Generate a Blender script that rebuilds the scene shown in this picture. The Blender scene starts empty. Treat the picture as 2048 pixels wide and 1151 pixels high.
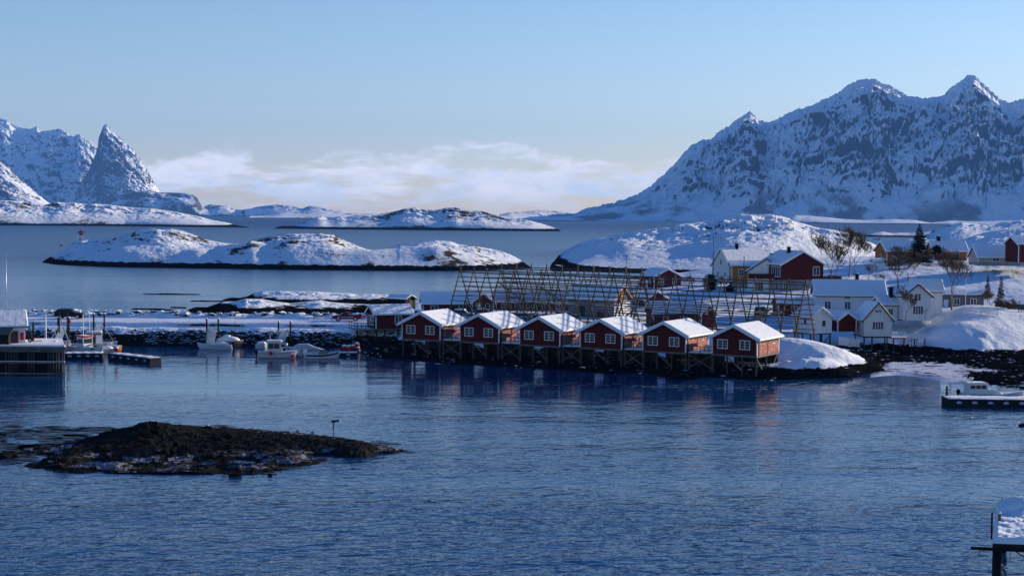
import bpy, math, random
import numpy as np
from mathutils import Vector, Matrix
C = bpy.context.scene.collection
random.seed(7)
R = math.radians

# ------------------------------------------------------------ camera
FP, CH = 3000.0, 22.0
PITCH, ROLL = math.atan(143.5/FP), 0.008
F_ = Vector((0, math.cos(PITCH), -math.sin(PITCH)))
U0 = Vector((0, math.sin(PITCH), math.cos(PITCH))); R0 = Vector((1, 0, 0))
R_ = R0*math.cos(ROLL)+U0*math.sin(ROLL)
U_ = U0*math.cos(ROLL)-R0*math.sin(ROLL)
cd = bpy.data.cameras.new("camera"); cam = bpy.data.objects.new("camera", cd); C.objects.link(cam)
cd.sensor_width = 36.0; cd.lens = 36.0*FP/2048; cd.clip_start = 1; cd.clip_end = 90000
cam.matrix_world = Matrix(((R_.x, U_.x, -F_.x, 0), (R_.y, U_.y, -F_.y, 0), (R_.z, U_.z, -F_.z, CH), (0, 0, 0, 1)))
bpy.context.scene.camera = cam

# ------------------------------------------------------------ light
SUN_EL, SUN_AZ = 12.0, 60.0          # azimuth measured clockwise from the view direction (+Y)
SKY_STRENGTH, SUN_STRENGTH = 0.104, 5.0
sc = bpy.context.scene
sc.view_settings.view_transform = 'Standard'; sc.view_settings.look = 'None'
sc.view_settings.gamma = 1; sc.view_settings.exposure = 0.72; sc.render.filter_size = 1.1
sl = bpy.data.lights.new("sun", 'SUN'); sl.energy = SUN_STRENGTH; sl.angle = R(0.5); sl.color = (1, .87, .72)
so = bpy.data.objects.new("sun", sl); C.objects.link(so)
sd = Vector((math.sin(R(SUN_AZ))*math.cos(R(SUN_EL)), math.cos(R(SUN_AZ))*math.cos(R(SUN_EL)), math.sin(R(SUN_EL))))
so.rotation_euler = sd.to_track_quat('Z', 'Y').to_euler()
sc.cycles.volume_bounces = 0; sc.cycles.max_bounces = 6; sc.cycles.diffuse_bounces = 2; sc.cycles.glossy_bounces = 3
sc.cycles.transmission_bounces = 2; sc.cycles.transparent_max_bounces = 6; sc.cycles.caustics_reflective = False; sc.cycles.caustics_refractive = False

class NT:
    def __init__(s, tree): s.t = tree
    def n(s, typ, **kw):
        nd = s.t.nodes.new(typ)
        for k, v in kw.items():
            if k.startswith('i_'):
                key = k[2:]; key = int(key) if key.isdigit() else key.replace('_', ' ')
                s.put(nd.inputs[key], v)
            else: setattr(nd, k, v)
        return nd
    def put(s, sock, v):
        if isinstance(v, bpy.types.NodeSocket): s.t.links.new(v, sock)
        else: sock.default_value = v
    def m(s, op, a, b=0.0, c=0.0, clamp=False):
        nd = s.t.nodes.new('ShaderNodeMath'); nd.operation = op; nd.use_clamp = clamp
        s.put(nd.inputs[0], a); s.put(nd.inputs[1], b); s.put(nd.inputs[2], c); return nd.outputs[0]
    def vm(s, op, a, b=(0, 0, 0)):
        nd = s.t.nodes.new('ShaderNodeVectorMath'); nd.operation = op
        s.put(nd.inputs[0], a); s.put(nd.inputs[1], b); return nd.outputs[0]
    def step(s, v, a, b, lo=0.0, hi=1.0):
        nd = s.t.nodes.new('ShaderNodeMapRange'); nd.interpolation_type = 'SMOOTHSTEP'
        s.put(nd.inputs[0], v); s.put(nd.inputs[1], a); s.put(nd.inputs[2], b); s.put(nd.inputs[3], lo); s.put(nd.inputs[4], hi); return nd.outputs[0]
    def noise(s, vec, scale, detail=4, rough=.55, typ='FBM', dist=0.0, dim='3D'):
        nd = s.t.nodes.new('ShaderNodeTexNoise'); nd.noise_dimensions = dim; nd.noise_type = typ
        s.put(nd.inputs['Vector'], vec); nd.inputs['Scale'].default_value = scale; nd.inputs['Detail'].default_value = detail
        nd.inputs['Roughness'].default_value = rough; nd.inputs['Distortion'].default_value = dist
        return nd.outputs[0]
    def mix(s, f, a, b):
        nd = s.t.nodes.new('ShaderNodeMix'); nd.data_type = 'RGBA'
        s.put(nd.inputs[0], f); s.put(nd.inputs[6], a); s.put(nd.inputs[7], b); return nd.outputs[2]
    def sep(s, v):
        nd = s.t.nodes.new('ShaderNodeSeparateXYZ'); s.put(nd.inputs[0], v); return nd.outputs
    def comb(s, x, y, z):
        nd = s.t.nodes.new('ShaderNodeCombineXYZ'); s.put(nd.inputs[0], x); s.put(nd.inputs[1], y); s.put(nd.inputs[2], z); return nd.outputs[0]
def c4(c): return (c[0], c[1], c[2], 1)

w = bpy.data.worlds.new("World"); sc.world = w; w.use_nodes = True
T = NT(w.node_tree); w.node_tree.nodes.clear()
sky = T.n('ShaderNodeTexSky', sky_type='NISHITA', sun_disc=False, sun_elevation=R(SUN_EL), sun_rotation=R(SUN_AZ), altitude=20.0, air_density=1.0, dust_density=0.3, ozone_density=2.2)
tc = T.n('ShaderNodeTexCoord'); x, y, z = T.sep(tc.outputs['Generated'])[:3]
hyp = T.m('SQRT', T.m('ADD', T.m('MULTIPLY', x, x), T.m('MULTIPLY', y, y)))
el = T.m('DIVIDE', z, hyp); az = T.m('ARCTAN2', x, y)
v = T.comb(T.m('MULTIPLY', az, 13.0), T.m('MULTIPLY', el, 22.0), 3.3)
n1 = T.noise(v, 1.6, 8, .55)
top = T.m('ADD', T.m('MULTIPLY', T.m('SUBTRACT', n1, .5), .062), T.m('ADD', .0425, T.m('MULTIPLY', T.m('SUBTRACT', T.noise(T.comb(az, 0, 0), 7, 2), .5), .02)))
top = T.m('ADD', top, T.m('MULTIPLY', T.m('SUBTRACT', T.noise(T.comb(T.m('MULTIPLY', az, 60.0), T.m('MULTIPLY', el, 60.0), 1), 1.0, 4, .6), .5), .014))
cl = T.step(T.m('SUBTRACT', top, el), -.001, .007)
v2 = T.comb(T.m('MULTIPLY', az, 12.0), T.m('MULTIPLY', el, 60.0), 9.1)
n2 = T.noise(v2, 1.7, 7, .6)
body = T.m('MULTIPLY', cl, T.step(n2, .38, .58, .12, 1.0))
low = T.step(el, 0.0, .022)                       # the bank dissolves towards the horizon
cov = T.m('MULTIPLY', body, T.m('ADD', T.m('MULTIPLY', low, .55), .35))
hz = T.m('MULTIPLY', T.step(T.m('SUBTRACT', top, el), -.006, .03), .55)
shade = T.step(T.m('SUBTRACT', top, el), .004, .034)
CLK = 1.0
shade = T.m('ADD', T.m('MULTIPLY', shade, .75), T.m('MULTIPLY', T.m('SUBTRACT', T.noise(T.comb(T.m('MULTIPLY', az, 30.0), T.m('MULTIPLY', el, 75.0), 5), 1.2, 6, .6), .5), 2.0), clamp=True)
ccol = T.mix(shade, (7.0*CLK, 6.9*CLK, 7.2*CLK, 1), (4.2*CLK, 5.2*CLK, 6.8*CLK, 1))
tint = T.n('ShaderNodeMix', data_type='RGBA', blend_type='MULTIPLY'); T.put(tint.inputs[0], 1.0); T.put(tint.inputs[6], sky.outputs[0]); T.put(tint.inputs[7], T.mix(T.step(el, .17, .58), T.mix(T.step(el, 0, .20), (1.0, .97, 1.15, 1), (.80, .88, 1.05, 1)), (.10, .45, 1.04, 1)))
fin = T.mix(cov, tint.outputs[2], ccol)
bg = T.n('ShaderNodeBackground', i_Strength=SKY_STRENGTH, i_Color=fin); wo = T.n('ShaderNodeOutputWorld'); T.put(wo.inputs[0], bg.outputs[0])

# ------------------------------------------------------------ pixel -> world helpers (photograph pixels, 2048 x 1151)
def ray(px, py): return F_*FP+R_*(px-1024)+U_*(575.5-py)
CP = Vector((0, 0, CH))
def P(px, py, z=0.0):
    d = ray(px, py); return CP+d*((z-CH)/d.z)
def Q(px, py, Y):
    d = ray(px, py); return CP+d*(Y/d.y)
def hor(px): return 432+.008*(px-1024)
def ipl(pts, x): return np.interp(x, [p[0] for p in pts], [p[1] for p in pts])

# ------------------------------------------------------------ numpy noise
_rs = np.random.RandomState(3); _perm = _rs.permutation(512); _perm = np.concatenate([_perm, _perm]); _g = _rs.rand(512)*2*np.pi
def pn(x, y):
    xi = np.floor(x).astype(int); yi = np.floor(y).astype(int); xf = x-xi; yf = y-yi
    def gr(a, b):
        h = _g[_perm[(_perm[a % 512]+b) % 512]]; return np.cos(h), np.sin(h)
    u = xf*xf*xf*(xf*(xf*6-15)+10); vv = yf*yf*yf*(yf*(yf*6-15)+10)
    def dt(a, b, dx, dy):
        gx, gy = gr(a, b); return gx*dx+gy*dy
    a = dt(xi, yi, xf, yf); b = dt(xi+1, yi, xf-1, yf); c = dt(xi, yi+1, xf, yf-1); d = dt(xi+1, yi+1, xf-1, yf-1)
    return (a+(b-a)*u+(c-a)*vv+(a-b-c+d)*u*vv)*1.5
def fbm(x, y, o=5, g=.5, ridged=False):
    s = 0; a = 1; t = 0
    for i in range(o):
        n = pn(x+17.3*i, y-9.7*i)
        if ridged: n = 1-2*np.abs(n)
        s = s+n*a; t += a; a *= g; x = x*2.03; y = y*2.03
    return s/t
def sstep(x, a, b):
    t = np.clip((x-a)/(b-a), 0, 1); return t*t*(3-2*t)

# ------------------------------------------------------------ objects
def tag(o, label=None, cat=None, group=None, kind=None):
    if label: o['label'] = label
    if cat: o['category'] = cat
    if group: o['group'] = group
    if kind: o['kind'] = kind
    return o
def empty(name, loc, rz=0.0, label=None, cat=None, group=None):
    o = bpy.data.objects.new(name, None); C.objects.link(o); o.location = loc; o.rotation_euler = (0, 0, rz)
    o.empty_display_size = .3
    return tag(o, label, cat, group)
def kids(o): return [c for c in bpy.data.objects if c.parent == o]
def copy_tree(o, parent=None, km=None):
    if km is None:
        km = {}
        for q in bpy.data.objects:
            if q.parent: km.setdefault(q.parent.name, []).append(q)
    c = o.copy(); C.objects.link(c); c.parent = parent
    for ch in km.get(o.name, []): copy_tree(ch, c, km)
    return c
class MB:
    def __init__(s): s.v = []; s.f = []; s.mi = []; s.cur = 0
    def add(s, vs, fs):
        b = len(s.v); s.v += [tuple(p) for p in vs]; s.f += [tuple(i+b for i in f) for f in fs]; s.mi += [s.cur]*len(fs); return s
    def box(s, c, d, rz=0.0, top=1.0, M=None):
        hx, hy, hz_ = d[0]/2, d[1]/2, d[2]/2; vs = []
        for zz in (-1, 1):
            k = top if zz > 0 else 1
            for sx, sy in ((-1, -1), (1, -1), (1, 1), (-1, 1)):
                p = Vector((sx*hx*k, sy*hy*k, zz*hz_))
                if M: p = M @ p
                elif rz: p = Vector((p.x*math.cos(rz)-p.y*math.sin(rz), p.x*math.sin(rz)+p.y*math.cos(rz), p.z))
                vs.append(p+Vector(c))
        return s.add(vs, [(3, 2, 1, 0), (4, 5, 6, 7), (0, 1, 5, 4), (1, 2, 6, 5), (2, 3, 7, 6), (3, 0, 4, 7)])
    def bar(s, a, b, w_, h=None):
        a = Vector(a); b = Vector(b); h = h or w_; d = (b-a); L = d.length
        if L < 1e-6: return s
        q = d.to_track_quat('X', 'Z').to_matrix()
        return s.box((a+b)/2, (L, w_, h), M=q)
    def tube(s, pts, r, n=6, caps=True):
        pts = [Vector(p) for p in pts]; rr = r if isinstance(r, (list, tuple)) else [r]*len(pts); vs = []
        for i, p in enumerate(pts):
            d = (pts[min(i+1, len(pts)-1)]-pts[max(i-1, 0)]).normalized(); q = d.to_track_quat('Z', 'X').to_matrix()
            for k in range(n):
                a = 2*math.pi*k/n; vs.append(p+q @ Vector((math.cos(a)*rr[i], math.sin(a)*rr[i], 0)))
        fs = [(i*n+k, i*n+(k+1) % n, (i+1)*n+(k+1) % n, (i+1)*n+k) for i in range(len(pts)-1) for k in range(n)]
        if caps: fs += [tuple(range(n-1, -1, -1)), tuple(range((len(pts)-1)*n, len(pts)*n))]
        return s.add(vs, fs)
    def prism(s, prof, y0, y1, axis='y', off=(0, 0, 0)):
        n = len(prof); vs = []
        for yy in (y0, y1):
            for (a, b) in prof:
                vs.append(Vector({'y': (a, yy, b), 'x': (yy, a, b), 'z': (a, b, yy)}[axis])+Vector(off))
        fs = [(k, (k+1) % n, n+(k+1) % n, n+k) for k in range(n)]+[tuple(range(n-1, -1, -1)), tuple(range(n, 2*n))]
        return s.add(vs, fs)
    def ball(s, c, r, seg=10, rings=6, sc_=(1, 1, 1), jit=0, zmin=-9):
        vs = []; c = Vector(c)
        for i in range(rings+1):
            t = math.pi*i/rings
            for k in range(seg):
                a = 2*math.pi*k/seg; j = 1+random.uniform(-jit, jit)
                vs.append(c+Vector((math.sin(t)*math.cos(a)*r*sc_[0]*j, math.sin(t)*math.sin(a)*r*sc_[1]*j, max(math.cos(t), zmin)*r*sc_[2]*j)))
        fs = [(i*seg+k, (i+1)*seg+k, (i+1)*seg+(k+1) % seg, i*seg+(k+1) % seg) for i in range(rings) for k in range(seg)]
        return s.add(vs, fs)
    def build(s, name, mat, parent=None, smooth=False, loc=None, normals=True, bevel=0):
        me = bpy.data.meshes.new(name); me.from_pydata(s.v, [], s.f); me.update()
        if normals:
            import bmesh
            bm = bmesh.new(); bm.from_mesh(me)
            bmesh.ops.recalc_face_normals(bm, faces=bm.faces[:]); bm.to_mesh(me); bm.free()
        mats = mat if isinstance(mat, (list, tuple)) else [mat]
        for m_ in mats: me.materials.append(m_)
        if len(mats) > 1: me.polygons.foreach_set('material_index', s.mi)
        if smooth: me.polygons.foreach_set('use_smooth', [True]*len(me.polygons))
        o = bpy.data.objects.new(name, me); C.objects.link(o)
        if parent: o.parent = parent
        if loc is not None: o.location = loc
        if bevel:
            b = o.modifiers.new('bevel', 'BEVEL'); b.width = bevel; b.segments = 2; b.limit_method = 'ANGLE'
        return o
def grid_mesh(name, X, Y, Z, mat, smooth=True):
    ny, nx = X.shape; me = bpy.data.meshes.new(name)
    co = np.stack([X, Y, Z], -1).reshape(-1, 3).astype(np.float32)
    i = np.arange((ny-1)*(nx-1)); r = i//(nx-1); c = i % (nx-1); a = r*nx+c
    f = np.stack([a, a+1, a+nx+1, a+nx], -1).astype(np.int32)
    me.vertices.add(len(co)); me.vertices.foreach_set('co', co.ravel())
    me.loops.add(f.size); me.loops.foreach_set('vertex_index', f.ravel())
    me.polygons.add(len(f)); me.polygons.foreach_set('loop_start', np.arange(0, f.size, 4, dtype=np.int32))
    me.update(calc_edges=True); me.materials.append(mat)
    me.polygons.foreach_set('use_smooth', np.ones(len(f), bool))
    o = bpy.data.objects.new(name, me); C.objects.link(o); return o

# ------------------------------------------------------------ materials
_mc = {}
def mat(name, col, rough=.7, metal=0.0, var=.12, vscale=3.0, boards=None, bstep=.14, bump=0.0, spec=.06, frost=0.0, frostcol=(.75, .75, .8)):
    """a paint / wood / metal surface: slight colour variation, optional board joints ('v', 'h', 'x') and a dusting of snow caught on it"""
    if name in _mc: return _mc[name]
    m_ = bpy.data.materials.new(name); m_.use_nodes = True; t = m_.node_tree; t.nodes.clear(); T = NT(t)
    tc = T.n('ShaderNodeTexCoord'); ob = tc.outputs['Object']
    n = T.noise(ob, vscale, 5)
    c = T.mix(T.step(n, .3, .7), c4([k*(1-var) for k in col]), c4([min(1, k*(1+var)) for k in col]))
    h = None
    if boards:
        x, y, z = T.sep(ob)[:3]
        co = T.m('ADD', x, y) if boards == 'v' else (z if boards == 'h' else x)
        fr = T.m('FRACT', T.m('DIVIDE', co, bstep)); d = T.m('ABSOLUTE', T.m('SUBTRACT', fr, .5))
        groove = T.step(d, .38, .47)
        per = T.n('ShaderNodeTexWhiteNoise', noise_dimensions='1D'); T.put(per.inputs['W'], T.m('FLOOR', T.m('DIVIDE', co, bstep)))
        c = T.mix(T.m('MULTIPLY', per.outputs[0], .35), c, c4([k*.72 for k in col]))
        c = T.mix(T.m('MULTIPLY', groove, .5), c, c4([k*.35 for k in col])); h = T.m('SUBTRACT', 1.0, groove)
    if frost:
        x, y, z = T.sep(ob)[:3]
        fv = T.comb(T.m('MULTIPLY', x, 2.2), T.m('MULTIPLY', y, 2.2), T.m('MULTIPLY', z, 12.0))
        fn = T.noise(fv, 1.0, 5, .65); c = T.mix(T.m('MULTIPLY', T.step(fn, .48, .62), frost), c, c4(frostcol))
    b = T.n('ShaderNodeBsdfPrincipled', i_Base_Color=c, i_Roughness=rough, i_Metallic=metal); b.inputs['Specular IOR Level'].default_value = spec
    if h is not None or bump:
        bp = T.n('ShaderNodeBump'); bp.inputs['Strength'].default_value = .6; bp.inputs['Distance'].default_value = .02 if h is not None else bump
        T.put(bp.inputs['Height'], h if h is not None else T.noise(ob, vscale*3, 5)); T.put(b.inputs['Normal'], bp.outputs[0])
    o = T.n('ShaderNodeOutputMaterial'); T.put(o.inputs[0], b.outputs[0]); _mc[name] = m_; return m_

def snow_rock(name, rock=(.07, .065, .06), slope=.8, amp=.3, nscale=.2, thr=.08, tide=None, tidecol=(.003, .0029, .0028), tamp=.6, bump=.3, bscale=1.0,
              stretch=1.0, snowcol=(.80, .815, .81), rock2=None, detail=8, scrub=None, dust=None, patch=None, shear=0.0, lowz=None, big=None, spec=0.0):
    """snow lying where the ground is flat enough, bare rock where it is steep or wind-blown, dark weed below the tide line"""
    m_ = bpy.data.materials.new(name); m_.use_nodes = True; t = m_.node_tree; t.nodes.clear(); T = NT(t)
    g = T.n('ShaderNodeNewGeometry'); pos = g.outputs['Position']; nz = T.sep(g.outputs['Normal'])[2]
    x, y, z = T.sep(pos)[:3]
    sv = T.comb(T.m('ADD', x, T.m('MULTIPLY', z, shear)), T.m('MULTIPLY', y, .6), T.m('DIVIDE', z, stretch))
    n = T.noise(sv, nscale, detail, .62); n2 = T.noise(sv, nscale*.22, 3, .5)
    k = T.m('ADD', nz, T.m('MULTIPLY', T.m('SUBTRACT', T.m('ADD', T.m('MULTIPLY', n, .6), T.m('MULTIPLY', n2, .4)), .5), amp*2))
    if big: k = T.m('ADD', k, T.m('MULTIPLY', T.m('SUBTRACT', T.noise(T.comb(T.m('ADD', x, T.m('MULTIPLY', z, shear*.6)), T.m('MULTIPLY', y, .5), T.m('MULTIPLY', z, big[2])), big[0], 4, .55, dist=.5), .5), big[1]*2))
    f = T.step(k, slope-thr, slope+thr)
    if lowz: f = T.m('MULTIPLY', f, T.step(z, lowz[1], lowz[0]))
    rk = T.mix(T.noise(sv, nscale*3, 6), c4([q*.5 for q in rock]), c4(rock2 or [q*1.5 for q in rock]))
    if patch:
        n3 = T.noise(pos, patch[0], 7, .7); f = T.m('MULTIPLY', f, T.step(n3, patch[1]-.03, patch[1]+.03))
    col = T.mix(f, rk, c4(snowcol))
    if dust:
        dn = T.noise(pos, dust[1], 6, .7); col = T.mix(T.m('MULTIPLY', T.step(dn, .50, .62), dust[0]), col, c4((.55, .56, .6)))
    if scrub:   # a belt of leafless birch scrub low on the slope
        s0, s1, sn = scrub
        sm = T.m('MULTIPLY', T.step(T.m('ADD', z, T.m('MULTIPLY', T.m('SUBTRACT', T.noise(pos, sn, 4), .5), s1*1.6)), s1, s0), T.step(T.noise(pos, sn*1.7, 5, .6), .47, .56))
        col = T.mix(T.m('MULTIPLY', sm, .8), col, c4((.06, .05, .05)))
    wet = 0.0
    if tide is not None:
        tn = T.m('ADD', z, T.m('MULTIPLY', T.m('SUBTRACT', T.noise(pos, .35 if tamp < 2 else .05, 5, .6), .5), tamp*2))
        td = T.step(tn, tide-.12*tamp, tide+.12*tamp); wet = T.m('SUBTRACT', 1.0, td)
        tc_ = T.mix(T.noise(pos, 2.0, 6, .7), c4(tidecol), c4([q*3.2 for q in tidecol])); col = T.mix(td, tc_, col)
    b = T.n('ShaderNodeBsdfPrincipled', i_Base_Color=col, i_Roughness=.9); b.inputs['Specular IOR Level'].default_value = spec
    bh = T.m('ADD', T.m('MULTIPLY', T.noise(pos, bscale, 8, .62), 1.0), T.m('MULTIPLY', T.m('SUBTRACT', 1.0, f), T.m('MULTIPLY', T.noise(pos, bscale*3, 6, .7), .6)))
    bp = T.n('ShaderNodeBump'); bp.inputs['Strength'].default_value = 1.0; bp.inputs['Distance'].default_value = bump; T.put(bp.inputs['Height'], bh)
    T.put(b.inputs['Normal'], bp.outputs[0])
    o = T.n('ShaderNodeOutputMaterial'); T.put(o.inputs[0], b.outputs[0]); return m_

def snow_mat(name, col=(.78, .795, .79), bump=.04, scale=4.0):
    m_ = bpy.data.materials.new(name); m_.use_nodes = True; t = m_.node_tree; t.nodes.clear(); T = NT(t)
    tc = T.n('ShaderNodeTexCoord'); ob = tc.outputs['Object']
    b = T.n('ShaderNodeBsdfPrincipled', i_Roughness=.8); b.inputs['Base Color'].default_value = c4(col)
    b.inputs['Specular IOR Level'].default_value = .2
    bp = T.n('ShaderNodeBump'); bp.inputs['Distance'].default_value = bump; T.put(bp.inputs['Height'], T.noise(ob, scale, 6)); T.put(b.inputs['Normal'], bp.outputs[0])
    o = T.n('ShaderNodeOutputMaterial'); T.put(o.inputs[0], b.outputs[0]); return m_

def water_mat():
    m_ = bpy.data.materials.new("sea water"); m_.use_nodes = True; t = m_.node_tree; t.nodes.clear(); T = NT(t)
    g = T.n('ShaderNodeNewGeometry'); pos = g.outputs['Position']; x, y, z = T.sep(pos)[:3]
    dist = T.m('SQRT', T.m('ADD', T.m('MULTIPLY', x, x), T.m('MULTIPLY', y, y)))
    # wind lanes: long smooth and ruffled bands lying across the bay
    lane = T.noise(T.comb(T.m('MULTIPLY', x, .004), T.m('MULTIPLY', y, .018), .43), 1.0, 4, .6, dist=.6)
    calm = T.noise(T.comb(T.m('MULTIPLY', x, .012), T.m('MULTIPLY', y, .03), 4), 1.0, 3, .5)
    lee = T.m('MULTIPLY', T.step(y, 155, 190), T.step(y, 235, 260, 1.0, 0.0))       # sheltered water beside the shore
    lee2 = T.m('MULTIPLY', T.step(y, 270, 300), T.step(y, 480, 560, 1.0, 0.0))
    amp = T.step(lane, .38, .60, .55, 1.25)
    amp = T.m('MULTIPLY', amp, T.m('SUBTRACT', 1.0, T.m('MULTIPLY', lee, T.step(calm, .35, .6, .90, .74))))
    amp = T.m('MULTIPLY', amp, T.m('SUBTRACT', 1.0, T.m('MULTIPLY', lee2, .25)))
    a = T.comb(T.m('ADD', T.m('MULTIPLY', x, .62), T.m('MULTIPLY', y, .16)), T.m('SUBTRACT', T.m('MULTIPLY', y, 1.0), T.m('MULTIPLY', x, .22)), .37)
    w1 = T.noise(a, 1.25, 2, .45, dist=.4); w2 = T.noise(a, .33, 2, .5, dist=.3); w3 = T.noise(pos, 3.4, 2, .5)
    w4 = T.noise(a, .09, 2, .5)
    h = T.m('ADD', T.m('ADD', T.m('MULTIPLY', w1, .26), T.m('MULTIPLY', w2, .42)), T.m('ADD', T.m('MULTIPLY', w3, .045), T.m('MULTIPLY', w4, .6)))
    h = T.m('MULTIPLY', h, amp)
    bp = T.n('ShaderNodeBump'); bp.inputs['Strength'].default_value = 1.0; bp.inputs['Distance'].default_value = WAVE; T.put(bp.inputs['Height'], h)
    b = T.n('ShaderNodeBsdfPrincipled', i_Normal=bp.outputs[0]); b.inputs['Base Color'].default_value = (.002, .042, .125, 1)
    b.inputs['IOR'].default_value = 1.333; b.inputs['Specular IOR Level'].default_value = .5
    T.put(b.inputs['Roughness'], T.m('ADD', T.step(dist, 150, 900, .06, .30), T.step(dist, 900, 4000, 0.0, .2)))
    o = T.n('ShaderNodeOutputMaterial'); T.put(o.inputs[0], b.outputs[0]); return m_
WAVE = .56
HAZE = 3.0e-5
# ============================================================ the setting: sea, islands, mountains, land
sea = MB(); sea.add([(-16000, -150, 0), (16000, -150, 0), (16000, 20500, 0), (-16000, 20500, 0)], [(0, 1, 2, 3)])
tag(sea.build('sea', water_mat()), kind='structure')

def ridge_land(name, sil, shore, dfront, dback, m_, nx=300, ny=90, na=.10, nf=6.0, gul=0.0, gf=20, p=.75, seed=0, bumps=(), Y=None, edge=.5, warp=0.0, asp=1.0, jag=0.0, gcross=1.6, micro=.10, smooth=.022, cw=.16):
    """land whose skyline stands dfront metres behind its near shore; real depth, falls away again over dback metres"""
    px0, px1 = sil[0][0], sil[-1][0]; pxs = np.linspace(px0, px1, nx)
    sy = ipl(sil, pxs)+jag*(fbm(pxs/23+seed, pxs*0+.5, 4, .6)+.6*np.abs(pn(pxs/9, pxs*0+seed))); sh = ipl(shore, pxs) if shore else None
    dx = np.empty(nx); zc = np.empty(nx); Yf = np.empty(nx); D = np.empty(nx)
    for i, px in enumerate(pxs):
        d = ray(px, hor(px)); dx[i] = d.x/d.y
        Yf[i] = P(px, sh[i]).y if sh is not None else Y
        k = min(1, (i+1)/(edge*.1*nx), (nx-i)/(edge*.1*nx)) if edge else 1
        D[i] = dfront*max(.12, k**.5)
        dd = ray(px, sy[i]); zc[i] = max(.05, CH+(Yf[i]+D[i])*dd.z/dd.y)
    t = np.concatenate([np.linspace(-.03, 1, int(ny*.72)), 1+np.linspace(0, 1, ny-int(ny*.72)+1)[1:]])[:, None]
    kk = max(2, int(nx*smooth)); ker = np.exp(-np.linspace(-2, 2, 2*kk+1)**2); ker /= ker.sum()
    zs = np.convolve(np.pad(zc, kk, mode='edge'), ker, mode='valid'); DD = np.convolve(np.pad(D, kk, mode='edge'), ker, mode='valid'); D = np.minimum(D, DD*1.0+0*D) if edge else D
    DX = dx[None, :]; ZC = zs[None, :]; ZX = zc[None, :]-zs[None, :]
    YY = Yf[None, :]+np.where(t < 1, t*D[None, :], D[None, :]+(t-1)*dback*(D/dfront)[None, :])
    XX = DX*YY
    up = np.where(t < 1, np.abs(np.clip(t, 0, 1))**p, 1-np.clip(t-1, 0, 1)**1.6)
    up = np.where(t < 0, t*2, up)
    s = nf/(pxs[-1]-pxs[0])*(pxs-pxs[0])[None, :]+seed*7.1; yy = (YY-Yf.mean())/(dfront)*asp*nf*dfront/(max(1.0, (XX.max()-XX.min())))
    sg = s+warp*fbm(s*2, yy*2+5, 3)
    win = np.clip(1-np.abs(t-1)*1.0, 0, 1)
    mask = np.clip(t, 0, 1)*(1-.93*np.exp(-((t-1)/.10)**2))
    n = fbm(s, yy, 7, .55)
    Z = ZC*up*(1+na*2*n*mask)+ZX*np.exp(-(np.abs(t-1)/cw)**1.5)
    ZC = np.maximum(ZC, .3)
    Z = Z+ZC*na*micro*fbm(s*6, yy*6, 4)*np.clip(t*8, 0, 1)*(1-.7*np.exp(-((t-1)/.05)**2))
    if gul:
        r = fbm(s*gf/nf*.55+1.3*fbm(s*2.2, yy*2.2, 4), yy*gcross+2, 6, .56, ridged=True)
        Z = Z+ZC*gul*(r-.25)*np.clip(t*3, 0, 1)*np.clip((1.02-t)*3, 0.05, 1)*(t < 1)
    for (bx, bt, bh, bw, bl) in bumps:
        Z = Z+bh*np.exp(-((pxs[None, :]-bx)/bw)**2-((t-bt)/bl)**2)
    Z = np.where(t < 0, -1.5, Z); Z = np.where(t > 1.97, -1.5, Z)
    # the skyline keeps the traced height: nothing in front may poke above it
    ang = (Z-CH)/YY; lim = ((zc-CH)/(Yf+D))[None, :]
    LZ = lim*YY+CH; s_ = ZC*.035+.02; dd_ = np.clip((LZ-Z)/s_, -60, 60); Z = np.where((t > 0) & (t < 1), LZ-s_*np.log1p(np.exp(dd_)), np.minimum(Z, LZ)); Z = np.where((t > .999) & (t < 1.001), LZ, Z)
    o = grid_mesh(name, XX, YY, Z, m_); tag(o, kind='structure'); return o

M_far = snow_rock('far mountain', rock=(.030, .034, .045), slope=.455, amp=.38, nscale=1/28, thr=.07, bump=12, bscale=1/40, stretch=1.4, shear=.6, big=(1/420, .15, .35), rock2=(.06, .066, .08), scrub=(60, 190, 1/500))
M_farl = snow_rock('far left range', rock=(.030, .034, .045), slope=.56, amp=.32, nscale=1/45, thr=.07, bump=14, bscale=1/50, stretch=1.3, shear=.5, big=(1/380, .28, .4), rock2=(.06, .066, .08), scrub=(60, 160, 1/500))
M_low = snow_rock('far low hills', rock=(.09, .085, .08), slope=.90, amp=.46, nscale=1/45, thr=.06, tide=3, tamp=1.5, bump=4, bscale=1/20, stretch=1.2)
M_mid = snow_rock('outer islands', rock=(.09, .08, .07), slope=.89, amp=.40, nscale=1/16, big=(1/90, .14, 1.0), thr=.05, tide=3.4, tamp=1.2, bump=1.6, bscale=1/8)
M_isl = snow_rock('near island', rock=(.055, .05, .045), slope=.885, amp=.50, nscale=1/7, stretch=.45, big=(1/38, .17, 1.0), thr=.04, tide=1.9, tamp=1.0, bump=.5, bscale=1/3.0)
M_head = snow_rock('headland', rock=(.055, .045, .04), slope=.81, amp=.44, nscale=1/8, stretch=.5, big=(1/34, .16, 1.0), thr=.035, tide=1.6, tamp=.5, bump=.6, bscale=1/3.5)
M_sker = snow_rock('snow skerry', rock=(.03, .027, .022), slope=.86, amp=.3, nscale=1/3, thr=.05, tide=1.2, tamp=.75, bump=.25, bscale=1/1.2)

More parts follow.
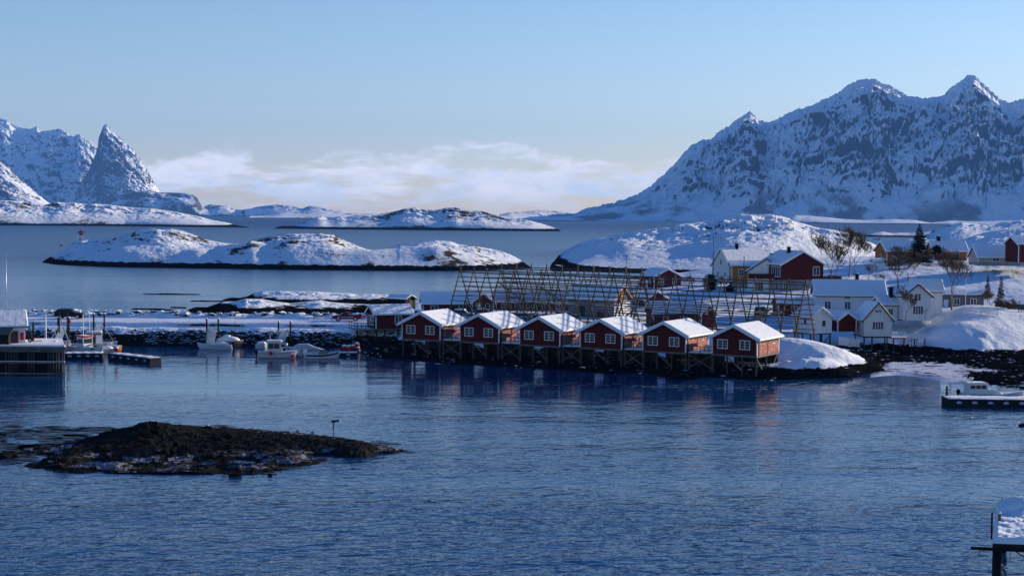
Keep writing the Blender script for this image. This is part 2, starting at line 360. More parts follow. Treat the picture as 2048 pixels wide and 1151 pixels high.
# right mountain range
SR = [(1046, 438), (1075, 433), (1100, 429), (1160, 421), (1200, 411), (1228, 404), (1250, 398), (1280, 386), (1300, 371), (1316, 356), (1330, 345), (1350, 325), (1366, 306), (1380, 291), (1400, 281), (1420, 277), (1440, 259), (1455, 250), (1480, 232), (1497, 224), (1507, 230), (1515, 238), (1535, 244), (1560, 234), (1590, 218), (1615, 209), (1640, 200), (1660, 190), (1680, 179), (1697, 166), (1710, 160), (1740, 157), (1760, 166), (1775, 168), (1790, 178), (1810, 192), (1840, 196), (1870, 194), (1882, 190), (1905, 168), (1918, 158), (1930, 150), (1942, 153), (1955, 161), (1968, 172), (1985, 188), (2000, 198), (2014, 204), (2030, 199), (2048, 193), (2090, 205), (2150, 190), (2260, 240), (2420, 270)]
ridge_land('mountain', SR, [(1046, 440.5), (1400, 443), (2048, 448.5), (2420, 451)], 1250, 1300, M_far, nx=1100, ny=300, na=.15, nf=9, gul=.24, gf=34, p=.9, seed=1, edge=.3, warp=.35, jag=6, cw=.10)
# left range with the horn-shaped peak
SL = [(-260, 250), (-150, 215), (-60, 228), (0, 238), (14, 240), (30, 250), (45, 254), (60, 259), (75, 253), (85, 262), (100, 261), (118, 256), (128, 262), (140, 270), (150, 272), (156, 267), (163, 270), (172, 277), (180, 285), (186, 292), (197, 294)]
SL2 = SL+[(240, 330), (300, 372), (330, 396), (400, 418)]
ridge_land('mountain', SL2, None, 850, 1100, M_farl, Y=14500, nx=560, ny=220, na=.15, nf=7, gul=.09, gf=24, p=.9, seed=4, edge=0, warp=.35, jag=5)
SH = [(120, 405), (150, 385), (175, 345), (190, 312), (196, 296), (198, 276), (203, 262), (208, 252), (213, 248), (220, 254), (230, 264), (241, 273), (252, 285), (263, 294), (272, 306), (281, 317), (290, 332), (298, 346), (304, 356), (309, 368), (316, 376), (325, 383), (345, 388), (370, 396), (400, 410), (425, 422)]
ridge_land('mountain', SH, None, 650, 700, M_farl, Y=13400, nx=420, ny=220, na=.16, nf=5, gul=.12, gf=16, p=1.05, seed=9, edge=.4, warp=.3, jag=4)
M_slope = snow_rock('sunlit foot slope', rock=(.06, .06, .065), slope=.74, amp=.42, nscale=1/60, thr=.06, bump=8, bscale=1/30, stretch=1.6)
ridge_land('mountain', [(-260, 270), (-60, 300), (0, 322), (20, 336), (40, 356), (60, 374), (78, 390), (96, 404), (120, 416)], None, 500, 600, M_slope, Y=11000, nx=200, ny=110, na=.12, nf=5, gul=.12, gf=12, p=.9, seed=12, edge=0)
ridge_land('hill', [(90, 424), (140, 412), (180, 410), (205, 400), (225, 389), (245, 385), (262, 383), (285, 382), (300, 381), (320, 385), (345, 385), (370, 386), (385, 389), (395, 396), (402, 409), (415, 415), (440, 410), (455, 411), (470, 419), (490, 420)], None, 420, 500, M_low, Y=12000, nx=260, ny=100, na=.22, nf=8, p=.6, seed=15, edge=.5)
ridge_land('hill', [(392, 428), (405, 414), (420, 408), (436, 410), (450, 411), (466, 418), (485, 419), (500, 417), (515, 413), (530, 411), (550, 409), (570, 410), (590, 413), (604, 417), (620, 411), (640, 414), (660, 419), (685, 421), (705, 427), (735, 427), (752, 429)], [(392, 431.5), (752, 434.5)], 500, 400, M_low, nx=300, ny=80, na=.25, nf=12, p=.6, seed=21, edge=.4)
ridge_land('hill', [(985, 436), (1000, 429), (1020, 424), (1042, 424), (1075, 420), (1100, 421), (1130, 423), (1160, 428), (1180, 434)], [(985, 437.5), (1180, 438.5)], 400, 300, M_low, nx=120, ny=40, na=.2, nf=5, p=.6, seed=23, edge=.4)
ridge_land('island', [(1040, 438), (1060, 433), (1090, 432), (1120, 433), (1150, 435), (1168, 439)], [(1040, 441), (1168, 442)], 200, 160, M_low, nx=120, ny=40, na=.3, nf=5, p=.6, seed=24, edge=.4)
# far-left low island
ridge_land('island', [(-200, 398), (-60, 400), (0, 400), (40, 402), (70, 408), (88, 410), (110, 404), (150, 405), (175, 409), (190, 407), (215, 409), (240, 412), (270, 415), (300, 416), (330, 420), (350, 423), (380, 429), (400, 433), (425, 440), (450, 444), (470, 449), (485, 452), (498, 454)], [(-200, 449), (0, 450.5), (250, 452), (498, 455)], 330, 260, M_mid, micro=.05, nx=460, ny=130, na=.34, nf=14, p=.55, seed=31, edge=.5)
ridge_land('island', [(500, 432), (530, 431), (560, 425), (600, 424), (640, 420), (700, 426), (760, 427), (800, 421), (830, 416), (850, 419), (880, 424), (950, 430)], [(500, 436), (950, 439)], 500, 300, M_low, nx=240, ny=50, na=.25, nf=9, p=.6, seed=33, edge=.4)
# mid-distance island
ridge_land('island', [(550, 455), (560, 452), (575, 450), (588, 452), (600, 448), (615, 441), (630, 435), (643, 432), (655, 437), (665, 436), (680, 432), (692, 434), (715, 430), (740, 430), (765, 431), (785, 424), (808, 417), (830, 415), (850, 418), (868, 420), (882, 418), (892, 415), (915, 414), (922, 419), (945, 421), (965, 422), (985, 427), (1005, 433), (1030, 436), (1046, 439), (1060, 441), (1080, 446), (1100, 452), (1121, 460)], [(550, 457.2), (800, 459.5), (1121, 462.5)], 210, 160, M_mid, micro=.05, nx=520, ny=140, na=.34, nf=15, p=.5, seed=41, edge=.5)
# long snow-covered island with the little lighthouse
ISIL = [(84, 523), (95, 516), (108, 508), (122, 500), (137, 491), (152, 481), (170, 478), (190, 478), (215, 476), (235, 470), (250, 467), (262, 468), (272, 462), (285, 458), (300, 456), (322, 457), (342, 456), (362, 460), (385, 468), (410, 478), (440, 484), (470, 487), (492, 489), (502, 479), (522, 477), (545, 471), (570, 467), (600, 466), (640, 465), (668, 469), (685, 478), (705, 487), (730, 497), (745, 500), (765, 498), (800, 489), (840, 484), (870, 480), (900, 482), (918, 488), (950, 492), (980, 497), (1000, 501), (1020, 508), (1040, 518), (1053, 527), (1064, 535)]
ISH = [(84, 525), (110, 529), (200, 533), (400, 536), (600, 539), (800, 541), (950, 541), (1040, 538), (1064, 537)]
ridge_land('island', ISIL, ISH, 90, 110, M_isl, nx=1100, ny=320, na=.28, nf=11, p=.62, micro=.035, seed=51, edge=.7, asp=1.0,
           bumps=[(620, .45, 3.0, 60, .25), (820, .35, 3.5, 70, .22), (930, .3, 2.0, 50, .2), (450, .4, 2.5, 50, .2), (330, .5, 2.2, 50, .2), (560, .3, 2.0, 50, .2), (700, .25, 2.2, 60, .15), (492, .38, 4.2, 34, .3), (745, .36, 2.8, 40, .3), (250, .3, 2.2, 40, .2), (880, .25, 2.0, 35, .15), (400, .2, 1.8, 30, .12)])
# headland behind the village
HS = [(1101, 538), (1104, 528), (1110, 520), (1122, 506), (1135, 498), (1150, 491), (1165, 484), (1190, 477), (1215, 474), (1240, 468), (1265, 462), (1290, 459), (1320, 455), (1345, 453), (1352, 448), (1375, 445), (1400, 442), (1430, 440), (1450, 434), (1468, 431), (1482, 427), (1505, 428), (1540, 428), (1560, 431), (1578, 436), (1585, 441), (1605, 446), (1625, 452), (1640, 456), (1665, 459), (1700, 466), (1725, 478), (1745, 486), (1765, 496), (1785, 512), (1800, 530)]
ridge_land('headland', HS, [(1101, 540), (1200, 544), (1300, 547), (1450, 550), (1800, 555)], 260, 200, M_head, nx=800, ny=260, na=.28, nf=8, p=.72, micro=.035, seed=61, edge=.5,
           bumps=[(1600, .45, 3.5, 60, .18), (1480, .3, 3, 80, .15), (1250, .5, 2, 50, .2), (1540, .7, 3, 60, .1)])
# low rocky land on the far right, beyond the houses
ridge_land('island', [(1552, 442), (1570, 436), (1590, 430), (1620, 431), (1650, 434), (1690, 438), (1730, 440), (1790, 438), (1830, 440), (1860, 445), (1900, 441), (1950, 443), (2048, 440), (2150, 440)], [(1552, 445.5), (2150, 451)], 400, 300, M_low, nx=300, ny=60, na=.25, nf=12, p=.55, seed=71, edge=.3)
ridge_land('island', [(1728, 472), (1745, 466), (1765, 463), (1785, 466), (1830, 464), (1850, 463), (1880, 460), (1940, 466), (1990, 470)], [(1728, 473), (1990, 476)], 60, 60, M_isl, nx=200, ny=50, na=.3, nf=6, p=.5, seed=73, edge=.5)
ridge_land('hill', [(1850, 472), (1870, 459), (1885, 455), (1900, 448), (1925, 444), (1945, 446), (1962, 449), (1990, 447), (2010, 443), (2040, 440), (2100, 436), (2250, 430)], [(1850, 486), (1950, 490), (2250, 495)], 330, 300, M_head, nx=300, ny=110, na=.26, nf=7, p=.6, seed=75, edge=.3)
ridge_land('hill', [(1770, 492), (1790, 484), (1820, 478), (1880, 480), (1900, 482), (1930, 478), (1950, 470), (1985, 462), (2020, 458), (2060, 455), (2250, 440)], [(1770, 510), (2250, 520)], 130, 160, M_head, nx=300, ny=90, na=.24, nf=7, p=.6, seed=77, edge=.4)
# snow-capped skerries behind the breakwater
ridge_land('skerry', [(440, 604), (470, 598), (495, 592), (508, 585), (525, 582), (560, 581), (620, 582), (660, 584), (700, 586), (712, 588), (740, 587), (775, 589), (792, 598), (800, 604)], [(440, 606), (600, 612), (800, 614)], 26, 30, M_sker, nx=340, ny=90, na=.22, nf=10, p=.55, seed=81, edge=.6)
ridge_land('skerry', [(368, 628), (395, 620), (425, 610), (445, 603), (470, 602), (490, 597), (520, 597), (548, 602), (580, 606), (610, 603), (640, 600), (665, 604), (690, 606), (740, 608), (790, 612)], [(368, 629), (500, 633), (790, 636)], 28, 20, M_sker, nx=340, ny=90, na=.30, nf=11, p=.7, seed=83, edge=.6)
for i, (a, b, c, d) in enumerate([(285, 400, 586, 589), (262, 330, 617, 619), (300, 350, 618, 620.5), (340, 372, 614, 616), (380, 445, 600, 603)]):
    m_ = M_sker
    ridge_land('skerry', [(a, d-.5), ((a*2+b)/3, c), ((a+b*2)/3, c+.8), (b, d)], [(a, d), (b, d+.6)], 5, 6, m_, nx=60, ny=20, na=.3, nf=6, p=.5, seed=90+i, edge=1)
# ============================================================ the village land and the breakwater, from measured ground heights
def rbf(pts, c=0.0):
    A = np.array([[p.x, p.y] for p in pts]); z = np.array([p.z for p in pts]); n = len(A)
    D = np.sqrt(((A[:, None]-A[None])**2).sum(-1)); Pm = np.c_[np.ones(n), A]
    D = np.sqrt(D*D+c*c); M = np.block([[D+np.eye(n)*1e-3, Pm], [Pm.T, np.zeros((3, 3))]]); wv = np.linalg.solve(M, np.r_[z, 0, 0, 0])
    def f(X, Y):
        X = np.asarray(X, float); Y = np.asarray(Y, float); r = wv[n]+wv[n+1]*X+wv[n+2]*Y
        for i in range(n): r = r+wv[i]*np.sqrt((X-A[i, 0])**2+(Y-A[i, 1])**2+c*c)
        return r
    return f
def G(px, py, z): return P(px, py, z)
def GY(px, Y, z):
    p = Q(px, hor(px), Y); p.z = z; return p
gp = []
# shore under the cabins (water edge), rocks, then the level snow field behind
for px, py in [(745, 706), (790, 726), (850, 740), (950, 752), (1060, 757), (1170, 762), (1280, 765), (1390, 768), (1480, 768), (1560, 766), (1640, 764), (1720, 760), (1790, 752)]:
    gp.append(P(px, py-8, 0))
for px, py in [(740, 716), (800, 745), (950, 768), (1100, 774), (1280, 780), (1450, 784), (1640, 782), (1740, 776), (1810, 764)]:
    gp.append(P(px, py, -1.8))
for px in range(700, 1900, 110): gp.append(GY(px, 178, -7)); gp.append(GY(px, 184, -5))
for px, Y in [(800, 236), (900, 236), (1000, 231), (1120, 226), (1240, 220), (1360, 214), (1480, 208)]: gp.append(GY(px, Y, 1.0)); gp.append(GY(px, Y-7, .5))
for px, Y in [(860, 246), (960, 242), (1080, 236), (1200, 231), (1320, 225), (1440, 218), (1540, 213)]: gp.append(GY(px, Y, 1.1)); gp.append(GY(px, Y+4.5, 3.3))
for px, Y, z in [(740, 262, 3.5), (780, 255, 3.3), (850, 262, 3.4), (1000, 256, 3.4), (1150, 250, 3.5), (1300, 246, 3.6), (1450, 240, 3.7), (1560, 232, 3.6), (900, 300, 3.4), (1100, 300, 3.5), (1300, 290, 3.8),
                 (1450, 290, 4.6), (1560, 275, 4.3), (1680, 262, 4.0), (760, 300, 2.6), (800, 330, 1.5), (840, 340, 2.8), (1000, 345, 3.0), (760, 318, .4), (850, 372, -.8), (1000, 385, -.8), (1120, 420, 1.0), (1120, 350, 3.2), (1100, 440, -1), (1180, 470, -.8), (1180, 400, 3.0), (1280, 470, -.8),
                 (1260, 380, 3.6), (1330, 380, 4.0), (1340, 480, .5), (1300, 440, 1.5), (1400, 380, 5.6), (1420, 430, 7.5), (1400, 520, 1.0), (1470, 350, 7.0), (1480, 400, 8.5), (1500, 520, 7.0), (1560, 335, 6.8), (1640, 330, 7.2), (1700, 340, 8.0),
                 (1660, 400, 10), (1740, 400, 11), (1800, 390, 12.3), (1880, 385, 12.2), (1950, 380, 11.6), (2060, 370, 11.8), (2200, 370, 12), (1800, 480, 9), (2000, 480, 9), (2200, 480, 10), (1700, 480, 9), (1600, 480, 9),
                 (1640, 290, 4.5), (1760, 300, 5.5), (1760, 340, 8.2), (1860, 330, 8.6), (1960, 320, 8.2), (2060, 310, 7.5), (2200, 320, 9), (1850, 290, 5.4), (1960, 285, 4.8), (2060, 280, 4.6), (2200, 280, 6)]:
    gp.append(GY(px, Y, z))
# snow bank right of the last cabin
for px, py, z in [(1590, 676, 4.6), (1602, 684, 4.7), (1640, 690, 4.3), (1680, 696, 3.4), (1715, 708, 2.2), (1732, 720, 1.2), (1580, 700, 3.0), (1590, 722, 1.5), (1640, 725, 1.4), (1690, 728, 1.2), (1650, 705, 2.9), (1700, 740, .6), (1600, 740, .7)]: gp.append(P(px, py, z))
# cove and white houses' ground
for px, py, z in [(1740, 700, .5), (1800, 704, .5), (1760, 725, .25), (1850, 722, .35), (1950, 728, .35), (2048, 730, .5), (1800, 745, .05), (1900, 745, .12), (2000, 750, .3), (2060, 760, .5), (1880, 765, -.3), (1960, 768, -.25), (1850, 775, -.8), (1980, 790, -.8), (2120, 800, -.6), (2120, 760, .6), (1930, 752, .1),
                  (1640, 690, 2.6), (1700, 676, 1.8), (1730, 660, 3.2), (1640, 640, 4.2), (1700, 640, 4.2), (1780, 640, 4.3), (1825, 632, 4.9), (1870, 634, 5.0),
                  (1800, 668, 2.4), (1840, 668, 2.6), (1850, 690, 1.3), (1855, 700, .8), (1900, 700, .9), (1980, 700, 1.0), (1880, 660, 3.9), (1910, 640, 5.4), (1940, 612, 7.0), (1962, 607, 7.3), (1990, 612, 6.9), (2005, 625, 6.0), (1960, 660, 4.2), (1920, 680, 2.4), (2000, 680, 2.6), (2040, 660, 3.8), (2048, 700, 1.0), (2100, 690, 1.4), (2020, 645, 4.8), (2120, 640, 5)]:
    gp.append(P(px, py, z))
_lh = rbf(gp)
def land_h0(X, Y):      # rounded, as snow lies: mean over a small disc
    return (_lh(X, Y)*1.5+sum(_lh(X+2.6*math.cos(a), Y+2.6*math.sin(a)) for a in (.3, 1.56, 2.8, 4.07, 5.33)))/6.5
def rough(X, Y):
    n = fbm(X*.10, Y*.10, 6, .55); return n
def land_h(X, Y):
    X = np.asarray(X, float); Y = np.asarray(Y, float); z = land_h0(X, Y)
    z = z+.05*fbm(X*1.1, Y*1.1, 4, .6)+.10*np.clip(fbm(X*.45+3, Y*.45, 3), 0, 1)*sstep(z, 1.0, 2.5); return z+rough(X, Y)*(.35+.07*np.clip(z-6, 0, 6))+.22*fbm(X*.7, Y*.7, 4, .6, ridged=True)*sstep(z, 2.2, .6)
def gz(p): return float(land_h(np.array([p.x]), np.array([p.y]))[0])
pxs = np.linspace(722, 2330, 620); ys = np.geomspace(182, 545, 380)
dxs = np.array([ray(p, hor(p)).x/ray(p, hor(p)).y for p in pxs])
YY, DX = np.meshgrid(ys, dxs, indexing='ij'); XX = DX*YY; ZZ = land_h(XX, YY)
ZZ[:, 0] = np.minimum(ZZ[:, 0], 3.3)
M_land = snow_rock('village ground', rock=(.014, .013, .012), slope=.52, amp=.3, nscale=1/3.5, thr=.05, tide=1.3, tamp=.5, tidecol=(.003, .003, .003), bump=.26, bscale=1/1.1)
tag(grid_mesh('ground', XX, YY, ZZ, M_land), kind='structure')

# breakwater with the road on top
bx = np.linspace(-118, -12, 900); prof = [(243, -1.5), (248.3, -.5), (249.3, .3), (250.6, 1.3), (252.0, 2.0), (253.6, 2.55), (255.2, 2.75), (255.9, 3.25), (256.6, 3.45), (257.6, 3.4), (266.3, 3.35), (267.2, 3.7), (269.0, 4.15), (270.8, 3.9), (273, 2.3), (277, .4), (281, -1.5)]
by = np.concatenate([np.linspace(243, 258, 110), np.linspace(258.3, 281, 90)])
X, Y = np.meshgrid(bx, by); n = fbm(X*.16, Y*.16, 5); 
Yw = Y+1.0*fbm(X*.07, Y*.02+3, 3)*sstep(Y, 257, 254)
Z = np.interp(Yw, [p[0] for p in prof], [p[1] for p in prof])
flat_ = sstep(Y, 257.9, 258.4)*sstep(Y, 267, 266.2)
Z = np.where(flat_ > .5, 3.38, Z)
Z += (.12*n)*(1-flat_)+.35*n*sstep(Y, 256, 253)+.75*fbm(X*.33, Y*.3+9, 4)*np.exp(-((Y-269)/1.6)**2)
Z += .22*fbm(X*.9, Y*.9, 4, ridged=True)*sstep(Y, 252.5, 250.5)
Z += .10*fbm(X*.35, Y*1.8, 3)*np.exp(-((Y-257.2)/.6)**2)
M_bw = snow_rock('breakwater snow', rock=(.03, .028, .026), slope=.80, amp=.16, nscale=1/2.4, thr=.03, tide=1.75, tamp=.5, tidecol=(.005, .005, .005), bump=.12, bscale=1/.8)
tag(grid_mesh('breakwater', X, Y, Z, M_bw), kind='structure')
def bw_z(x, y): return float(np.interp(y, [p[0] for p in prof], [p[1] for p in prof]))
# ploughed road: two packed wheel tracks as a sheet just over the snow
rd = MB(); n_ = 60; M_road = mat('packed road snow', (.66, .69, .76), rough=.6, var=.1, vscale=.6, bump=.03)
for i in range(n_+1):
    x = -116+102*i/n_; rd.v += [(x, 258.7, 3.395), (x, 265.8, 3.395)]
rd.f = [(2*i, 2*i+2, 2*i+3, 2*i+1) for i in range(n_)]; rd.mi = [0]*n_
tag(rd.build('road', M_road), kind='structure')

# near dark skerry
sp = []
for px, py in [(20, 915), (60, 926), (110, 936), (200, 942), (265, 931), (330, 936), (400, 929), (450, 940), (510, 930), (560, 931), (650, 919), (740, 911), (790, 906), (816, 902)]: sp += [P(px, py, 0)]
for px, py in [(-60, 935), (60, 945), (200, 953), (450, 952), (650, 940), (830, 912), (850, 898), (790, 880), (640, 858), (480, 848), (330, 832), (220, 840), (120, 858), (20, 878), (-60, 890)]: sp += [P(px, py, -1.1)]
for px, py in [(22, 904), (90, 892), (200, 874), (240, 866), (780, 894)]: sp += [P(px, py, 0)]
for px, py, z in [(100, 914, .5), (160, 908, .55), (180, 888, .45), (140, 902, .55), (250, 918, .5), (300, 905, .6), (260, 858, 1.5), (290, 845, 1.8), (315, 845, 1.8), (345, 852, 1.5), (400, 868, .75), (350, 890, .5), (420, 878, .65), (430, 910, .4), (460, 868, .7), (520, 876, .65), (530, 905, .4), (600, 876, .7), (660, 880, .75),
                  (600, 908, .45), (690, 888, .65), (720, 895, .7), (700, 907, .35), (750, 898, .35), (120, 928, .3), (230, 932, .3), (400, 930, .3), (540, 926, .28), (485, 926, .4), (480, 934, .25), (450, 920, .5), (560, 915, .5), (350, 934, .25), (650, 912, .28), (620, 916, .22), (190, 926, .35), (230, 925, .35), (760, 922, -.6), (830, 930, -1.2), (700, 928, -.6)]: sp += [P(px, py, z)]
sk_h = rbf(sp)
pxs = np.linspace(-40, 870, 620); ys = np.geomspace(126, 172, 260)
dxs = np.array([ray(p, hor(p)).x/ray(p, hor(p)).y for p in pxs]); YY, DX = np.meshgrid(ys, dxs, indexing='ij'); XX = DX*YY
def sk_z(X, Y):
    z = sk_h(X, Y); a = X*.8+Y*.55; b = -X*.55+Y*.8
    z = z+.02; return z+.32*fbm(a*.35, b*.9, 6, .6, ridged=True)*sstep(z, -.6, .6)-.06+.11*fbm(a*1.1+4, b*2.4, 4, .6, ridged=True)+.10*fbm(X*1.6, Y*1.6, 5, .6)-.10
ZZ = sk_z(XX, YY)
M_near = snow_rock('dark skerry', rock=(.004, .0039, .0038), rock2=(.016, .0158, .0155), spec=.03, slope=.90, amp=.7, nscale=1/1.3, thr=.06, bump=.08, bscale=1.2, snowcol=(.17, .17, .19), patch=(.8, .49), lowz=(.34, .60), tide=.18, tamp=.25, tidecol=(.006, .005, .004))
tag(grid_mesh('skerry', XX, YY, ZZ, M_near), kind='structure')
def skz(p): return float(sk_z(np.array([p.x]), np.array([p.y]))[0])

# loose stones: many, uncountable
def stones(name, pts, m_, flat=.7, seed=1):
    rnd = random.Random(seed); V = []; Fc = []
    base = [Vector(v_).normalized() for v_ in [(0, 0, 1), (.9, 0, .45), (.28, .85, .45), (-.72, .53, .45), (-.72, -.53, .45), (.28, -.85, .45), (.72, .53, -.45), (-.28, .85, -.45), (-.9, 0, -.45), (-.28, -.85, -.45), (.72, -.53, -.45), (0, 0, -1)]]
    fi = [(0, 1, 2), (0, 2, 3), (0, 3, 4), (0, 4, 5), (0, 5, 1), (1, 6, 2), (2, 7, 3), (3, 8, 4), (4, 9, 5), (5, 10, 1), (2, 6, 7), (3, 7, 8), (4, 8, 9), (5, 9, 10), (1, 10, 6), (11, 7, 6), (11, 8, 7), (11, 9, 8), (11, 10, 9), (11, 6, 10)]
    for (x, y, z, s) in pts:
        b = len(V); a = rnd.uniform(0, 6.28); ca, sa = math.cos(a), math.sin(a); sx = s*rnd.uniform(.8, 1.5); sy_ = s*rnd.uniform(.7, 1.1); sz = s*rnd.uniform(.5, 1)*flat
        for q in base:
            j = rnd.uniform(.75, 1.2); px_, py_ = q.x*sx*j, q.y*sy_*j
            V.append((x+px_*ca-py_*sa, y+px_*sa+py_*ca, z+q.z*sz*j))
        Fc += [tuple(b+k for k in f) for f in fi]
    mb = MB(); mb.v = V; mb.f = Fc; mb.mi = [0]*len(Fc)
    return tag(mb.build(name, m_, normals=False), kind='stuff')
M_stone = snow_rock('shore stones', rock=(.008, .0078, .0075), slope=.90, amp=.15, nscale=1.2, thr=.06, tide=.35, tamp=.25, tidecol=(.005, .005, .005), bump=.05, bscale=3, snowcol=(.62, .64, .7))
M_stone2 = snow_rock('frosty stones', rock=(.006, .0058, .0055), slope=.96, amp=.25, nscale=1.2, thr=.06, bump=.05, bscale=3, snowcol=(.7, .72, .78))
rn = random.Random(5); pts = []
for i in range(2600):
    y = rn.uniform(248.4, 252.4); x = rn.uniform(-116, -16); pts.append((x, y, bw_z(x, y)+rn.uniform(-.1, .12), rn.uniform(.22, .55)))
stones('riprap', pts, M_stone, seed=2)
pts = []
for i in range(120):
    y = rn.uniform(267.6, 270.5); x = rn.uniform(-112, -22); pts.append((x, y, bw_z(x, y)+.15, rn.uniform(.35, .8)))
stones('boulders', pts, snow_rock('snowy boulders', rock=(.03, .028, .026), slope=.35, amp=.2, nscale=.8, thr=.1, bump=.05), seed=3)
pts = []
while len(pts) < 2400:      # shore under and beside the cabins, and the frozen cove
    px = rn.uniform(730, 2080); Y = rn.uniform(188, 256); p = GY(px, Y, 0)
    z = gz(p) if len(pts) < 0 else None
    pts.append((p.x, p.y, 0, 0))
A = np.array(pts); hh = land_h(A[:, 0], A[:, 1]); pts = [(x, y, h, rn.uniform(.15, .5) if h < 1.2 else rn.uniform(.12, .32)) for (x, y, _, _), h in zip(pts, hh) if -.25 < h < 1.3]
stones('rocks', pts, M_stone2, flat=.75, seed=4)
pts = []
for i in range(60):
    px = rn.uniform(170, 460); py = rn.uniform(872, 908); p = P(px, py, .6); z = skz(p)
    if z > .1: pts.append((p.x, p.y, z+.1, rn.uniform(.15, .55)))
for (px, py, s) in [(8, 908, 1.0), (25, 906, .8), (130, 926, 1.0), (118, 930, .7), (145, 922, .6), (76, 893, .6), (415, 868, .6), (430, 884, .9), (438, 888, .8), (460, 882, .8), (450, 925, .5), (312, 886, .7), (470, 945, .5), (540, 944, .3)]:
    p = P(px, py, .3); pts.append((p.x, p.y, max(.05, skz(p))+.15*s, s*.8))
stones('boulders', pts, snow_rock('skerry boulders', rock=(.012, .010, .009), slope=1.06, amp=.4, nscale=1.0, thr=.05, bump=.06, bscale=3, snowcol=(.35, .35, .38)), seed=6)
# floating weed beds left of the skerry and shards of thin ice: flat, irregular
def mats_flat(name, spots, m_, z, seed, kind='stuff', asp=3.2):
    rnd = random.Random(seed); mb = MB()
    for (px, py, r) in spots:
        c = P(px, py, z); n = 14; vs = [(c.x, c.y, z)]
        for k in range(n):
            a = 2*math.pi*k/n; rr = r*rnd.uniform(.45, 1.15); vs.append((c.x+math.cos(a)*rr*asp*.6, c.y+math.sin(a)*rr, z))
        mb.add(vs, [(0, 1+k, 1+(k+1) % n) for k in range(n)])
    return tag(mb.build(name, m_, normals=False), kind=kind)
rn = random.Random(9); spots = []
for i in range(150):
    px = rn.uniform(-30, 245); t_ = rn.random(); py = 852+t_*52+ (px-100)*.0; spots.append((px, py+rn.uniform(-3, 3), rn.uniform(.25, .9)))
for i in range(30): spots.append((rn.uniform(0, 70), rn.uniform(905, 925), rn.uniform(.2, .6)))
for px, py, r in [(470, 946, .5), (482, 945, .5), (530, 945, .3), (545, 946, .25), (440, 850, .6), (455, 851, .5), (820, 903, .4), (805, 899, .5), (780, 885, .6), (760, 882, .5)]: spots.append((px, py, r))
mats_flat('seaweed', spots, mat('seaweed', (.016, .013, .009), rough=.4, bump=.05, spec=.5), .05, 3)

# frozen cove: a sheet of ice and trodden snow with stones and wet channels breaking through
M_ice = snow_rock('cove ice', rock=(.05, .052, .06), slope=.5, amp=.1, nscale=.4, thr=.05, bump=.05, bscale=1.5, snowcol=(.55, .58, .64), patch=(.30, .44))
pxs = np.linspace(1745, 2120, 240); ys = np.linspace(199, 238, 160)
dxs = np.array([ray(p, hor(p)).x/ray(p, hor(p)).y for p in pxs]); YY, DX = np.meshgrid(ys, dxs, indexing='ij'); XX = DX*YY
PX = np.broadcast_to(pxs[None, :], YY.shape)
e_ = np.minimum.reduce([(PX-1745)/40, (2125-PX)/30, (YY-(207-4*np.sin(PX/37)))/3, (239-YY)/3])
tag(grid_mesh('ice', XX, YY, .30*np.clip(e_, -1, 1)-.02+.06*fbm(XX*.4, YY*.4, 4), M_ice), kind='structure')
SL = mat('slush', (.28, .31, .36), rough=.35, spec=.4, var=.2)
rn = random.Random(19); spots = []
for i in range(420):
    t_ = rn.random(); px = 1560+360*t_; py = rn.gauss(772+10*t_, 4.5); spots.append((px, py, rn.uniform(.08, .30)))
for i in range(260):
    t_ = rn.random(); spots.append((960+600*t_, 764+13*t_+rn.gauss(0, 2.2), rn.uniform(.05, .16)))
mats_flat('slush', spots, SL, .012, 31, asp=4.5)
# ============================================================ colours and builders
SNOW = snow_mat('roof snow', scale=1.2, bump=.10)
WHITE = mat('white paint', (.74, .75, .76), boards='v', bstep=.16, var=.05)
TRIM = mat('white trim', (.72, .73, .75), var=.05)
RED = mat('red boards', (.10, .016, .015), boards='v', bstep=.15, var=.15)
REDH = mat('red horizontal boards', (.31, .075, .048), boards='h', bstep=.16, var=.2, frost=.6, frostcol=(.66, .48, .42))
RED2 = mat('dark red boards', (.11, .020, .018), boards='h', bstep=.18, var=.15)
YEL = mat('ochre boards', (.40, .19, .03), boards='v', bstep=.2)
ORG = mat('orange boards', (.36, .13, .04), boards='v', bstep=.2)
GREYB = mat('grey boards', (.22, .22, .24), boards='h', bstep=.2)
CONC = mat('concrete', (.22, .23, .24), var=.2, vscale=.8)
GLASS = mat('window glass', (.02, .025, .03), rough=.25, var=.3, vscale=1.5, spec=.25)
DARK = mat('dark metal', (.007, .007, .008), rough=.6, spec=.1)
WOOD = mat('weathered wood', (.13, .12, .11), var=.3, vscale=1.2)
POLE = mat('rack poles', (.088, .070, .056), var=.35, vscale=.5)
PILE = mat('timber piles', (.06, .058, .056), var=.3, vscale=1.0)
DWOOD = mat('dark timber', (.026, .023, .02), var=.3)
BLACKW = mat('tarred boards', (.005, .005, .006), boards='v')
METAL = mat('galvanised steel', (.45, .46, .47), rough=.4, metal=.6)
FISH = mat('hanging rope and net bundle', (.36, .31, .20), var=.3, vscale=6, bump=.05)

